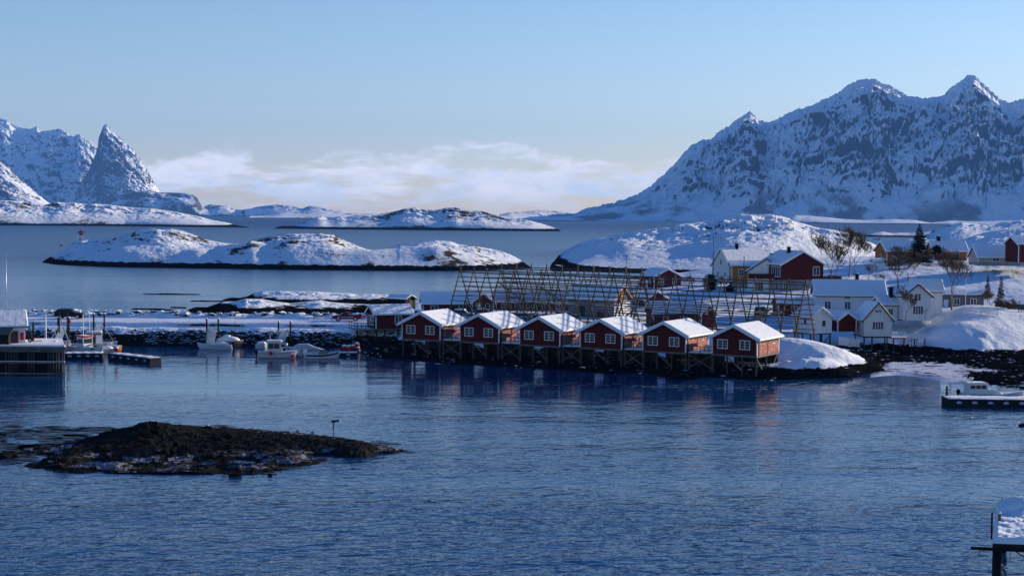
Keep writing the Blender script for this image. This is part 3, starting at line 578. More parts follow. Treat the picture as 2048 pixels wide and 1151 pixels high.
def LM(rz): return Matrix.Rotation(rz, 3, 'Z')
def window(parent, face, u, zc, ww, hh, Wd, L, cols=2, rows=3, m_=TRIM, proud=.05, lintel=False):
    """frame mesh with mullions, its pane a child"""
    def pt(a, z, d):   # a along the face, d outwards
        if face == 'f': return (u+a, -d, z)
        if face == 'b': return (u-a, L+d, z)
        if face == 'r': return (Wd/2+d, u+a, z)
        return (-Wd/2-d, u-a, z)
    def bx(mb, a0, a1, z0, z1, d0, d1):
        vs = [pt(a, z, d) for d in (d0, d1) for a, z in ((a0, z0), (a1, z0), (a1, z1), (a0, z1))]
        mb.add(vs, [(0, 1, 2, 3), (7, 6, 5, 4), (0, 4, 5, 1), (1, 5, 6, 2), (2, 6, 7, 3), (3, 7, 4, 0)])
    f = MB(); b = .10; zz = zc-hh/2
    bx(f, -ww/2-b, ww/2+b, zz+hh, zz+hh+b, .0, proud+.03); bx(f, -ww/2-b, ww/2+b, zz-b, zz, .0, proud+.03)
    bx(f, -ww/2-b, -ww/2, zz, zz+hh, 0, proud); bx(f, ww/2, ww/2+b, zz, zz+hh, 0, proud)
    if lintel: bx(f, -ww/2-.25, ww/2+.25, zz+hh+b, zz+hh+b+.07, 0, proud+.10)
    for c in range(1, cols): bx(f, -ww/2+ww*c/cols-.045, -ww/2+ww*c/cols+.045, zz, zz+hh, .0, proud-.005)
    for r in range(1, rows):
        for c in range(cols):
            a0 = -ww/2+ww*c/cols+(.045 if c else 0); a1 = -ww/2+ww*(c+1)/cols-(.045 if c < cols-1 else 0)
            bx(f, a0, a1, zz+hh*r/rows-.014, zz+hh*r/rows+.014, .0, proud-.012)
    fo = f.build('window', m_, parent)
    p = MB(); bx(p, -ww/2+.002, ww/2-.002, zz+.002, zz+hh-.002, -.01, proud-.028); p.build('pane', GLASS, fo)
def door(parent, face, u, ww, hh, Wd, L, m_, z0=0.02):
    mb = MB()
    if face == 'f': c = (u, -.03, z0+hh/2); d = (ww, .08, hh); hd = (u+ww*.35, -.10, z0+hh*.48)
    elif face == 'r': c = (Wd/2+.03, u, z0+hh/2); d = (.08, ww, hh); hd = (Wd/2+.10, u+ww*.35, z0+hh*.48)
    elif face == 'l': c = (-Wd/2-.03, u, z0+hh/2); d = (.08, ww, hh); hd = (-Wd/2-.10, u+ww*.35, z0+hh*.48)
    mb.box(c, d); o = mb.build('door', m_, parent); h = MB(); h.box(hd, (.06, .06, .06)); h.build('handle', METAL, o)
def chimney(parent, x, y, z, h, m_=None, w_=.6):
    mb = MB(); mb.box((x, y, z+h/2), (w_, w_, h)); mb.box((x, y, z+h+.05), (w_+.16, w_+.16, .10)); o = mb.build('chimney', m_ or DARK, parent)
    s = MB(); s.ball((x, y, z+h+.10), w_*.55, 8, 4, (1, 1, .5), zmin=0); s.build('snow', SNOW, o, smooth=True)

def house(name, label, cat, loc, rz, w_, L, h, rise, wallm, ov=.45, ovy=.35, snow=.22, trim=TRIM, corners=True, found=0.0, foundm=None, group=None, gable=True, roofm=None, fdrop=1.2, asym=0, sidem=None):
    """gable house: origin at the middle of the front gable's foot, local -Y faces the front, ridge along local Y"""
    r = empty(name, loc, rz, label, cat, group); hw = w_/2
    mb = MB(); mb.prism([(-hw, 0), (hw, 0), (hw, h), (0, h+rise), (-hw, h)], 0, L); wall = mb.build('wall', wallm, r)
    if found:
        f = MB(); f.box((0, L/2, -found/2-.002), (w_-.1, L-.1, found)); f.build('foundation', foundm or CONC, r)
    sl = rise/hw; t = .14; e = hw+ov
    def top(x): return h+rise-abs(x)*sl
    mb = MB()
    mb.prism([(-e, top(e)+.004), (0, h+rise+.006), (e, top(e)+.004), (e, top(e)+t), (0, h+rise+t+.01), (-e, top(e)+t)], -ovy, L+ovy)
    ro = mb.build('roof', roofm or DWOOD, r)
    # bargeboards and fascia
    for yy, nm in ((-ovy-.05, 'bargeboard'), (L+ovy+.002, 'bargeboard')):
        b = MB(); b.prism([(-e-.02, top(e)-.14), (0, h+rise-.12), (e+.02, top(e)-.14), (e+.02, top(e)+t+.03), (0, h+rise+t+.05), (-e-.02, top(e)+t+.03)], yy, yy+.048); b.build(nm, trim, ro)
    if snow:   # rounded snow blanket
        n = 9; prof = []; s = snow; ys = [-ovy-.03, -ovy+.10, L/2, L+ovy-.1, L+ovy+.03]; sc_ = [.45, 1, 1, 1, .45]
        xs = [-e-.02, -e+.06, -e*.66, -e*.33, -.12, .12, e*.33, e*.66, e-.06, e+.02]; ks = [.35, .9, 1, 1.02, 1, 1, 1.02, 1, .9, .35]
        vs = []; m_n = len(xs)
        for yi, yy in enumerate(ys):
            for x_, k in zip(xs, ks): vs.append((x_, yy, top(x_)+t+.012+s*k*sc_[yi]-(.03 if abs(x_) < .2 else 0)))
            for x_ in reversed([xs[0], xs[4], xs[5], xs[-1]]): vs.append((x_, yy, top(x_)+t+.012))
        N = m_n+4; fs = [(i*N+k, i*N+(k+1) % N, (i+1)*N+(k+1) % N, (i+1)*N+k) for i in range(len(ys)-1) for k in range(N)]+[tuple(range(N)), tuple(range((len(ys)-1)*N, len(ys)*N))]
        mb = MB(); mb.add(vs, fs); mb.build('snow', SNOW, ro, smooth=False)
    if corners:
        for sx in (-1, 1):
            for yy in (0, L):
                c = MB(); c.box((sx*(hw-.05), yy+(-.012 if yy == 0 else .012), h/2), (.16, .03, h-.02)); c.box((sx*(hw+.012), yy+(.06 if yy == 0 else -.06), h/2), (.03, .16, h-.02)); c.build('corner_board', trim, r)
    return r
def at_corner(px, py, z, rz, w_, side=1, y=0):
    """world location of the origin so that the front corner (side=+1 right, -1 left) stands at this pixel on height z"""
    p = P(px, py, z); o = LM(rz) @ Vector((side*w_/2, y, 0)); return p-o
def settle(loc, dz=0): q = Vector(loc); q.z = gz(q)+dz; return q
# ============================================================ the six red cabins on stilts and their decks
CW, CL, CHH, CRISE = 6.7, 8.3, 2.3, 1.65
cabs = [(880.6, 679.6, -25), (997.9, 685.1, -27), (1119.9, 691.9, -28), (1243.6, 698, -29), (1371.7, 704.6, -30), (1514, 711.8, -31)]
def make_cabin(loc, rz):
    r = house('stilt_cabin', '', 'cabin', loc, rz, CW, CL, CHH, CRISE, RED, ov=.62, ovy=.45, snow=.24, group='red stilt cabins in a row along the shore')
    window(r, 'f', -1.75, 1.42, 1.35, 1.12, CW, CL, 2, 3); window(r, 'f', 1.55, 1.42, 1.35, 1.12, CW, CL, 2, 3)
    window(r, 'r', 5.9, 1.75, .5, .6, CW, CL, 1, 1)
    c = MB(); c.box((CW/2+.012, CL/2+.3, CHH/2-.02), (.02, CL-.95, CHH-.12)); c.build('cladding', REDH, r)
    c = MB(); c.box((CW/2+.035, 3.9, CHH/2-.02), (.05, .14, CHH-.10)); c.build('cover_strip', RED, r)
    c = MB(); c.box((0, CL-.5, -1.35), (CW-.3, .08, 2.1)); c.build('shade_panel', DWOOD, r)  # added dark panel at the rear: hides bright snow, stands in for underfloor shade
    f = MB(); f.box((0, CL/2, -.14), (CW-.06, CL-.06, .26)); f.build('floor_beam', WOOD, r)
    return r
cab_names = ['red stilt cabin at the left end of the row, beside the boathouse with railed landing', 'second red stilt cabin from the left, between two snowy decks', 'third red stilt cabin from the left in the row of six',
             'fourth red stilt cabin from the left, below the warehouse with the white gable', 'fifth red stilt cabin from the left, deck with snowy picnic table at its right', 'rightmost red stilt cabin, its whole sunlit side bare of any deck, beside the snow bank']
CAB = []
for i, (px, py, a) in enumerate(cabs):
    rz = R(a); loc = at_corner(px, py, 3.1, rz, CW)
    if i == 0: c = make_cabin(loc, rz)
    else: c = copy_tree(CAB[0]); c.location = loc; c.rotation_euler.z = rz
    c['label'] = cab_names[i]; CAB.append(c)
def L2W(o, v):
    return Vector(o.location)+LM(o.rotation_euler.z) @ Vector(v)
def W2L(o, v): return LM(-o.rotation_euler.z) @ (Vector(v)-Vector(o.location))
for i, c in enumerate(CAB):
    xs = [-CW/2+.15, -CW/6, CW/6, CW/2-.15]
    for yy in (.15, CL*.45, CL-.3):
        for x_ in xs:
            wp = L2W(c, (x_, yy, 0)); g_ = gz(wp); 
            if g_ > 2.7: continue
            mb = MB(); mb.tube([(x_, yy, -.27), (x_, yy, min(-.4, g_-3.1-.3))], .13, 7); mb.build('stilt', PILE, c, smooth=False)
    mb = MB(); mb.bar((CW/2-.15, .15, -.35), (CW/2-.15, 2.3, -2.0), .12); mb.build('brace', WOOD, c); mb = MB(); mb.bar((CW/2-.15, CL-.4, -.35), (CW/2-.15, CL-2.2, -2.0), .12); mb.build('brace', WOOD, c)
    mb = MB(); mb.bar((-CW/6, .2, -.35), (CW/6, .2, -2.2), .11); mb.build('brace', WOOD, c)
dk_names = ['small snowy wooden deck between the first and second red cabins from the left', 'small snowy wooden deck between the second and third red cabins from the left', 'small snowy wooden deck between the third and fourth red cabins from the left', 'small snowy wooden deck between the fourth and fifth red cabins from the left', 'small snowy wooden deck between the fifth cabin and the rightmost cabin']
def picnic_table(label, loc, rz):
    r = empty('picnic_table', loc, rz, label, 'picnic table', 'snow-covered picnic tables on the decks')
    mb = MB()
    for k in range(4): mb.box((-.27+.18*k, 0, .74), (.165, 1.8, .04))
    tt = mb.build('tabletop', WOOD, r); s = MB(); s.box((0, 0, .81), (.72, 1.8, .10), top=.9); s.build('snow', SNOW, tt)
    for sx in (-1, 1):
        mb = MB(); mb.box((sx*.62, 0, .44), (.28, 1.8, .04)); bb = mb.build('bench', WOOD, r); s = MB(); s.box((sx*.62, 0, .50), (.26, 1.75, .08), top=.85); s.build('snow', SNOW, bb)
    for sy in (-.6, .6):
        mb = MB(); mb.bar((-.2, sy, .71), (-.62, sy, 0), .08); mb.bar((.2, sy, .71), (.62, sy, 0), .08); mb.bar((-.76, sy, .38), (.76, sy, .38), .07); mb.build('leg_frame', WOOD, r)
    return r
for i in range(5):
    a = CAB[i]; b = CAB[i+1]; p0 = L2W(a, (CW/2+.06, .35, 0)); q0 = L2W(b, (-CW/2-.06, .35, 0)); 
    d = W2L(a, q0); wdt = d.x-CW/2-.12
    r = empty('wooden_deck', a.location, a.rotation_euler.z, dk_names[i], 'deck', 'decks between the red cabins')
    x0 = CW/2+.075; x1 = x0+max(1.5, wdt); y0 = .5; y1 = 5.6
    d1 = d.y
    def P4(x_, y_): return (x_, y_+ (d1-.35)*(x_-x0)/(x1-x0))
    mb = MB(); A_ = P4(x0, y0); B_ = P4(x1, y0); C_ = P4(x1, y1); D_ = P4(x0, y1)
    mb.add([(*A_, -.18), (*B_, -.18), (*C_, -.18), (*D_, -.18), (*A_, -.02), (*B_, -.02), (*C_, -.02), (*D_, -.02)], [(3, 2, 1, 0), (4, 5, 6, 7), (0, 1, 5, 4), (1, 2, 6, 5), (2, 3, 7, 6), (3, 0, 4, 7)])
    dd = mb.build('deck_boards', WOOD, r)
    mb = MB(); ins = .06
    mb.add([(A_[0]+ins, A_[1]+ins, -.017), (B_[0]-ins, B_[1]+ins, -.017), (C_[0]-ins, C_[1]-ins, -.017), (D_[0]+ins, D_[1]-ins, -.017), (A_[0]+ins*2, A_[1]+ins*2, .10), (B_[0]-ins*2, B_[1]+ins*2, .12), (C_[0]-ins*2, C_[1]-ins*2, .14), (D_[0]+ins*2, D_[1]-ins*2, .12)], [(3, 2, 1, 0), (4, 5, 6, 7), (0, 1, 5, 4), (1, 2, 6, 5), (2, 3, 7, 6), (3, 0, 4, 7)])
    mb.build('snow', SNOW, dd)
    mb = MB(); mb.bar((D_[0]+.1, D_[1]-.2, -1.1), (C_[0]-.1, C_[1]-.2, -1.1), .08, 1.75); mb.build('shade_panel', DWOOD, r)  # same added dark panel behind the deck stilts, in place of deep shade
    def lerp(t_): return (A_[0]+(B_[0]-A_[0])*t_, A_[1]+(B_[1]-A_[1])*t_+.05)
    mb = MB()
    for k in range(3): q = lerp(.02+k*.48); mb.box((q[0], q[1], .42), (.09, .09, .92))
    for hz_ in (.48, .88): mb.bar((*lerp(0), hz_), (*lerp(1), hz_), .05, .09)
    mb.build('railing', WOOD, r)
    for t_ in (.04, .96):
        q = lerp(t_); g_ = gz(L2W(a, (q[0], q[1], 0)))-3.1; mb = MB(); mb.tube([(q[0], q[1], -.19), (q[0], q[1], min(g_-.3, -1))], .13, 7); mb.build('stilt', PILE, r)
        q2 = (q[0], q[1]+3.2); g_ = gz(L2W(a, (q2[0], q2[1], 0)))-3.1; mb = MB(); mb.tube([(q2[0], q2[1], -.19), (q2[0], q2[1], min(g_-.3, -.5))], .11, 7); mb.build('stilt', PILE, r)
    for s_ in (0, 1):
        mb = MB(); q = lerp(.04 if s_ else .96); q2 = lerp(.96 if s_ else .04); mb.bar((q[0], q[1]-.06*(1+s_), -.3), (q2[0], q2[1]-.06*(1+s_), -2.15), .11); mb.build('cross_brace', WOOD, r)
    t_ = .62; q = lerp(t_)
    picnic_table(['snow-topped picnic table on the deck right of the leftmost red cabin', 'snow-topped picnic table on the deck right of the second red cabin', 'snow-topped picnic table on the deck right of the third red cabin', 'snow-topped picnic table on the deck right of the fourth red cabin', 'snow-topped picnic table on the deck right of the fifth red cabin'][i], L2W(a, (q[0]+.2, q[1]+2.0, .12)), a.rotation_euler.z+R(80))

# ------------------------------------------------------------ boathouse with railed landing, left of the cabins
bz = 3.1; rz = R(-68)
loc = P(751.5, 657, bz)
# long side faces the camera: front gable looks left
rz = R(-66); bw_, bl_ = 4.6, 6.4
r = house('boathouse', 'red boathouse on stilts with a railed timber landing at the left end of the cabins', 'boathouse', loc+LM(rz) @ Vector((-bw_/2, 0, 0)), rz, bw_, bl_, 2.35, 1.3, RED, ov=.4, ovy=.4, snow=.25)
window(r, 'r', 4.0, 1.35, 1.1, 1.15, bw_, bl_, 2, 3); window(r, 'f', .6, 1.3, .8, 1.5, bw_, bl_, 1, 2); window(r, 'f', -.7, 1.3, .8, 1.5, bw_, bl_, 1, 2)
f = MB(); f.box((0, bl_/2, -.12), (bw_-.05, bl_-.05, .23)); f.build('floor_beam', WOOD, r)
for x_, y_ in ((bw_/2-.2, .2), (bw_/2-.2, 1.7), (bw_/2-.2, 4), (-bw_/2+.2, .2), (-bw_/2+.2, 2.5)):
    mb = MB(); mb.tube([(x_, y_, -.24), (x_, y_, -3.0)], .14, 7); mb.build('stilt', DWOOD, r)
mb = MB(); mb.box((0, -1.7, -.12), (bw_, 3.3, .18)); lo = mb.build('landing', WOOD, r); s = MB(); s.box((0, -1.7, .0), (bw_-.2, 3.1, .05), top=.97); s.build('snow', SNOW, lo)
mb = MB()
for k in range(5): mb.box((bw_/2-.06, -3.2+k*.75, .48), (.08, .08, 1.0))
for k in range(4): mb.box((-bw_/2+.3+k*1.4, -3.25, .48), (.08, .08, 1.0))
for hz_ in (.5, .97): mb.bar((bw_/2-.06, -3.3, hz_), (bw_/2-.06, -.1, hz_), .05, .10); mb.bar((-bw_/2, -3.25, hz_), (bw_/2, -3.25, hz_), .05, .10)
mb.build('railing', DWOOD, r)
mb = MB(); mb.tube([(bw_/2-.15, -3.2, -.2), (bw_/2-.15, -3.2, -3.2)], .15, 7); mb.build('stilt', DWOOD, r)
mb = MB(); mb.bar((bw_/2-.2, -1.9, -.25), (bw_/2-.2, .1, -2.2), .16); mb.build('brace', DWOOD, r); mb = MB(); mb.bar((bw_/2-.4, -1.2, -.25), (bw_/2-.4, .8, -2.2), .16); mb.build('brace', DWOOD, r)

# ------------------------------------------------------------ fish drying racks
def rack(label, p0, p1, n, apex, hwid, base_f, levels, jit, seed, cat='drying rack', diag=(), thick=.115, posts=False, near_only=False):
    """two leaning pole rows meeting along a ridge, laced with long horizontal poles; ridge from p0 to p1"""
    rnd = random.Random(seed); d = (p1-p0); d.z = 0; Lr = d.length; u = d.normalized(); v = Vector((-u.y, u.x, 0))
    r = empty('drying_rack', (p0.x, p0.y, 0), 0, label, cat, 'wooden fish drying racks behind the cabins'); o = Vector((p0.x, p0.y, 0))
    def pt(s, k, z): return u*s+v*k+Vector((0, 0, z))
    az = lambda s: apex(s/Lr)
    for i in range(n):
        s = Lr*i/(n-1); A_ = az(s)
        for sd_ in (-1, 1):
            s2 = s+rnd.uniform(-.25, .25); wp = o+pt(s2, sd_*hwid, 0); g_ = base_f(wp); mb = MB()
            top_ = pt(s+rnd.uniform(-.05, .05), -sd_*.22, A_+.45+rnd.uniform(0, .3)); bot = pt(s2, sd_*hwid, g_-.2); mid = (top_+bot)/2+Vector((rnd.uniform(-.06, .06), rnd.uniform(-.06, .06), 0))
            mb.tube([bot, mid, top_], [thick*1.15, thick, thick*.72], 6); mb.build('pole', POLE, r, smooth=True)
        if posts:
            mb = MB(); mb.tube([pt(s, 0, A_-.2), pt(s, 0, A_+.9)], thick*.9, 6); mb.build('post', POLE, r)
    for sd_ in (-1, 1):
        for l in range(levels):
            f = (l+.35)/levels; s0 = 0
            segs = 3
            for sg in range(segs):
                a0 = Lr*sg/segs-(.5 if sg else .3); a1 = Lr*(sg+1)/segs+(.3 if sg == segs-1 else .2); pts = []
                m_ = 7
                for q in range(m_):
                    s = a0+(a1-a0)*q/(m_-1); A_ = az(min(max(s, 0), Lr)); wp = o+pt(s, sd_*hwid, 0); g_ = 3.6
                    kk = sd_*hwid*f-sd_*(1-f)*.1; zz = A_-(A_-g_)*f
                    pts.append(pt(s, kk+sd_*.12, zz+rnd.uniform(-jit, jit)))
                mb = MB(); mb.tube(pts, [thick*.62*rnd.uniform(.9, 1.1) for _ in pts], 5); mb.build('rail', POLE, r, smooth=True)
    mb = MB(); pts = [pt(Lr*q/8, 0, az(Lr*q/8)+.12) for q in range(9)]; mb.tube(pts, thick*.8, 6); mb.build('ridge_pole', POLE, r, smooth=True)
    for (s0, k0, z0, s1, k1, z1) in diag:
        mb = MB(); mb.tube([pt(s0, k0, z0), pt(s1, k1, z1)], .15, 6); mb.build('brace', WOOD, r)
    return r, pt
A0 = Q(921, 541, 262); A1 = Q(1612, 566, 228)
def apA(t_): return A0.z+(A1.z-A0.z)*t_
LA = (A1-A0).length
rA, ptA = rack('long front drying rack of leaning poles, running the whole length behind the six cabins', A0, A1, 24, apA, 4.3, lambda w_: 3.5, 11, .05, 11,
     diag=[(4, -4.6, 7.5, 9, -4.6, 3.6), (31, -4.4, 3.8, 36.5, -4.0, 7.2), (LA-12, -4.7, 3.6, LA-4, -3.6, 8.3), (LA-2, -4.7, 8.0, LA-12.5, -4.7, 4.5), (14, 3.5, 10, 20, 4, 6.5)])
B0 = Q(1003, 535, 285); B1 = Q(1284, 543, 270)
def apB(t_): return B0.z+(B1.z-B0.z)*t_
rB, ptB = rack('taller back drying rack with posts standing up from its ridge, in front of the water', B0, B1, 10, apB, 4.4, lambda w_: 3.4, 11, .05, 12, posts=True, diag=[(0, -1.2, 9.5, 9, -3.5, 5.0)])
D0 = Q(1135, 560, 268); D1 = Q(1560, 578, 243)
# yellowish rope bundles tied to the racks, seen at one level
rn = random.Random(4)
for k in range(16):
    mb = MB()
    s = LA*(.27+.70*k/16); zz = 7.55-.0*k; a = ptA(s, -2.45, zz); b = ptA(s+LA*.030, -2.45, zz+.15)
    if k in (3,): continue
    mb.tube([a, (a+b)/2+Vector((0, 0, .05)), b], [.10, .20, .10], 6)
    mb.build('rope_bundle', FISH, rA)
# ============================================================ village houses
def merge(r2, r1):
    """make the parts of r2 parts of r1 (a wing of the same house)"""
    M1 = Matrix.Translation(r1.location) @ Matrix.Rotation(r1.rotation_euler.z, 4, 'Z'); M2 = Matrix.Translation(r2.location) @ Matrix.Rotation(r2.rotation_euler.z, 4, 'Z')
    for ch in kids(r2):
        ch.parent = r1; ch.matrix_local = M1.inverted() @ M2 @ ch.matrix_local
    bpy.data.objects.remove(r2)
def base(px, Y, z): return GY(px, Y, z)
def put(name, label, cat, px, py, Y, rzd, w_, L, h, rise, wm, side=1, **k):
    """corner (side) of the front gable foot at pixel (px,py), Y metres away"""
    p = Q(px, py, Y); rz = R(rzd); o = LM(rz) @ Vector((side*w_/2, 0, 0)); return house(name, label, cat, p-o, rz, w_, L, h, rise, wm, **k)

# long red building left, with gabled porch wing
h1 = put('red_building', 'long low dark-red building with white-framed windows, furthest left behind the racks', 'building', 846, 628, 286, -84, 7.5, 11.5, 2.0, 2.0, RED, found=.4)
for u in (2.2, 7.6): window(h1, 'r', u, 1.15, 1.3, .95, 7.5, 11.5, 2, 2)
h2 = put('wing', '', '', 944, 626, 280, 12, 4.1, 6, 2.0, 1.7, RED, side=-1); window(h2, 'f', .9, 1.2, .7, .9, 4.1, 6, 1, 2); door(h2, 'f', -.9, .9, 1.9, 4.1, 6, TRIM); merge(h2, h1)
h1 = put('red_building', 'long red building right behind the left half of the back drying rack', 'building', 992, 626, 292, -85, 7, 15, 2.2, 1.8, RED, found=.4)
for u in (1.6, 4.2, 7, 9.6, 12.4): window(h1, 'r', u, 1.3, .9, .9, 7, 15, 2, 2)
# warehouse
WALLG = mat('grey warehouse boards', (.25, .245, .26), boards='h', bstep=.25, var=.08)
BROWN = mat('varnished trim', (.40, .19, .07), var=.2)
h1 = put('warehouse', 'tall grey warehouse with a white gable edged in orange-brown boards, behind the racks', 'warehouse', 1227.5, 641, 268, 58, 6.2, 9.4, 3.8, 2.2, WALLG, side=-1, trim=BROWN, found=.3, corners=False)
c = MB(); c.box((0, -.03, 1.6), (6.1, .05, 3.1)); c.build('gable_cladding', mat('white render', (.62, .62, .6)), h1)
door(h1, 'f', 0, 1.5, 1.9, 6.2, 9.4, BROWN, z0=3.3); window(h1, 'l', 2.6, 1.0, 1.6, 1.1, 6.2, 9.4, 2, 1, BROWN); window(h1, 'l', 6.6, 1.4, 1.1, 1.6, 6.2, 9.4, 2, 2, DWOOD)
# tarred shed
h1 = put('tarred_shed', 'shed with a snowy roof and a black tarred gable, behind the left boathouse', 'shed', 811, 619, 302, 58, 3.4, 4.6, 2.0, .7, BLACKW, side=-1, trim=BLACKW, corners=False, ov=.1)
door(h1, 'f', 0, 1.2, 1.8, 3.4, 4.6, DARK)
# middle red house on the shore
h1 = put('red_house', 'red house with white-framed windows at the water, directly below the dark rocky headland foot', 'house', 1308, 577, 380, 20, 7.7, 9, 3.0, 1.9, RED2, side=-1, found=.5, ov=.5)
window(h1, 'f', -1.7, 1.7, 1.0, 1.5, 7.7, 9, 2, 2); window(h1, 'f', 1.9, 1.7, 1.0, 1.5, 7.7, 9, 2, 2); window(h1, 'l', 2.5, 1.7, .9, 1.4, 7.7, 9, 2, 2); window(h1, 'l', 6, 1.7, .9, 1.4, 7.7, 9, 2, 2); door(h1, 'l', 4.3, .9, 2, 7.7, 9, TRIM)
h1 = put('red_shed', 'small dark-red shed with a steep snowy gable, half hidden behind the racks', 'shed', 1291, 616, 300, 14, 4.9, 6, 1.7, 1.6, RED2, side=-1, found=.3)
door(h1, 'f', -.6, 1.0, 1.6, 4.9, 6, DWOOD); window(h1, 'f', 1.2, 1.0, .6, .6, 4.9, 6, 1, 2)
# red building with cross wing
h1 = put('red_building', 'red building with a small projecting gable, just behind the fifth cabin roof', 'building', 1306, 654, 252, -82, 5.2, 9.0, 2.4, 1.6, RED, found=.3)
window(h1, 'r', 5.3, 1.4, 1.0, .9, 5.2, 9, 2, 2); window(h1, 'r', 2.2, 1.4, .8, .8, 5.2, 9, 1, 2)
h2 = put('wing', '', '', 1402, 655, 248, 6, 2.6, 4.5, 2.3, 1.5, RED, side=-1, ov=.25); window(h2, 'f', -.4, 2.5, .3, .3, 2.6, 4.5, 1, 1); merge(h2, h1)
# white gabled house with the long roof, yellow house, big red house
h1 = put('white_house', 'pale grey-white house with a steep gable facing left and a long snowy roof', 'house', 1460, 562, 350, -60, 6.9, 12, 3.7, 3.8, mat('pale grey boards', (.52, .58, .60), boards='v', var=.05), found=.5)
window(h1, 'f', 0, 4.4, .8, 1.3, 6.9, 12, 2, 3); window(h1, 'f', -1.2, 1.4, .8, 1.3, 6.9, 12, 2, 3); window(h1, 'f', 1.6, 1.4, .8, 1.3, 6.9, 12, 2, 3); chimney(h1, .2, 4.4, 7.1, 1.5)
h1 = put('yellow_house', 'ochre-yellow house with white windows between the pale gable and the big red house', 'house', 1463, 562, 336, -93, 6.5, 7.2, 3.4, .9, YEL, found=1.6, ov=.35)
window(h1, 'r', 2.1, 1.9, .9, 1.5, 6.5, 7.2, 2, 2); window(h1, 'r', 4.1, 1.9, .9, 1.5, 6.5, 7.2, 2, 2); window(h1, 'f', 0, 1.9, .9, 1.4, 6.5, 7.2, 2, 2)
BR = mat('oxblood boards', (.085, .016, .014), boards='h', bstep=.18, var=.15)
h1 = put('red_house', 'big dark-red house with grey basement, chimneys and a curved-front balcony', 'house', 1562, 560, 324, 24, 11, 8.6, 3.4, 2.7, BR, side=-1, found=2.7, ov=.55, corners=False)
window(h1, 'f', 3.6, 1.9, 1.5, 1.8, 11, 12.5, 2, 1); window(h1, 'l', 2.0, 1.8, 3.2, 2.1, 11, 8.6, 4, 1, proud=.08); window(h1, 'l', 6.6, 1.8, 1.4, 1.4, 11, 8.6, 2, 1)
chimney(h1, -1.2, 3.5, 5.4, 1.6); b = MB(); b.box((0, -.02, -1.3), (10.9, .03, .12)); b.build('plinth_band', CONC, h1)
window(h1, 'f', -4.3, -1.3, .9, 1.6, 11, 12.5, 2, 1); window(h1, 'l', 1.4, -1.3, 1.2, 1.6, 11, 12.5, 2, 1)
h2 = put('wing', '', '', 1495, 584, 329, -10, 8.2, 8, 4.7, 2.7, WHITE, side=-1, corners=False, ov=.6, trim=RED2)
window(h2, 'f', 1.6, 1.3, 1.2, 1.9, 8.2, 8, 2, 1); window(h2, 'f', -1.6, 1.3, 1.6, 1.9, 8.2, 8, 3, 1); door(h2, 'f', 1.2, 1.6, 2.0, 8.2, 8, DWOOD, z0=3.5)
b = MB(); b.prism([(-4.0, 3.05), (4.0, 3.05), (4.0, 3.2), (-4.0, 3.2)], -1.75, -.01); b.prism([(-4.0, 3.2), (4.0, 3.2), (4.0, 4.15), (-4.0, 4.15)], -1.80, -1.70); b.box((-3.97, -.9, 3.68), (.06, 1.6, .94)); b.box((3.97, -.9, 3.68), (.06, 1.6, .94)); bo = b.build('balcony', BR, h2)
b = MB()
for x_ in (-3.8, 0, 3.8): b.box((x_, -1.65, 1.5), (.14, .14, 3.05))
b.build('balcony_post', TRIM, h2)
chimney(h2, .9, 5.2, 6.4, 1.9, mat('green-grey flue', (.05, .07, .06))); merge(h2, h1)
b = MB(); b.box((9.4, 6, -.3), (7, 5, .16)); b.box((9.4, 3.45, .15), (7, .06, .75)); b.box((12.9, 6, .15), (.06, 5, .75)); b.box((12.6, 3.7, -1.4), (.2, .2, 2.2)); b.box((9, 3.7, -1.4), (.2, .2, 2.2)); b.build('terrace', RED2, h1)
# dark red low building behind the right end of the rack
h1 = put('red_shed', 'low dark-red shed with a snowy roof tucked left of the long white house', 'shed', 1557, 632, 272, -86, 4.5, 6.2, 2.3, .9, RED2)
window(h1, 'r', 2.9, 1.3, .9, 1.0, 4.5, 6.2, 2, 2); door(h1, 'r', 4.6, .9, 1.9, 4.5, 6.2, DWOOD)
# long white house
h1 = put('white_house', 'long two-storey white house with a blue-shadowed snowy roof and one dark chimney', 'house', 1631, 637, 268, -96, 7, 12.2, 4.3, 2.4, WHITE, found=.5, ov=.45)
for u in (2.1, 5.6, 9.1): window(h1, 'r', u, 2.45, .95, 1.25, 7, 12.2, 2, 3, lintel=True)
window(h1, 'r', 5.5, 3.85, .9, .4, 7, 12.2, 3, 1, lintel=True); window(h1, 'b', 0, 2.6, .9, 1.2, 7, 12.2, 2, 3); window(h1, 'b', 0, 5.2, .6, .8, 7, 12.2, 2, 2); chimney(h1, -.2, 7.6, 6.4, 1.5)
# white boathouse, red shed, white board fence
h1 = put('white_boathouse', 'small white boathouse on piles with tiny black window before the long white house', 'boathouse', 1621, 667, 240, 24, 4.1, 5, 2.6, 1.45, WHITE, side=-1, corners=False, ov=.3)
window(h1, 'f', .5, 1.6, .35, .7, 4.1, 5, 1, 1, DARK); window(h1, 'l', 1.5, 1.9, .3, .6, 4.1, 5, 1, 1, DARK); b = MB(); b.box((0, 2.5, -.1), (4.05, 4.95, .19)); b.build('floor_beam', DWOOD, h1)
for x_, y_ in ((-1.9, .2), (0, .2), (1.9, .2), (1.9, 2.5), (-1.9, 4.6), (1.9, 4.6), (-1.9, 2.4)):
    b = MB(); b.tube([(x_, y_, -.2), (x_, y_, -2.8)], .11, 6); b.build('stilt', DWOOD, h1)
b = MB(); b.bar((1.9, .1, -.2), (.3, .1, -1.9), .1); b.build('brace', DWOOD, h1)
h1 = put('red_shed', 'dark-red shed with a broad snowy roof between two white boathouses', 'shed', 1675, 663, 243, 16, 3.4, 5.5, 1.9, 1.15, RED2, side=-1, ov=.35)
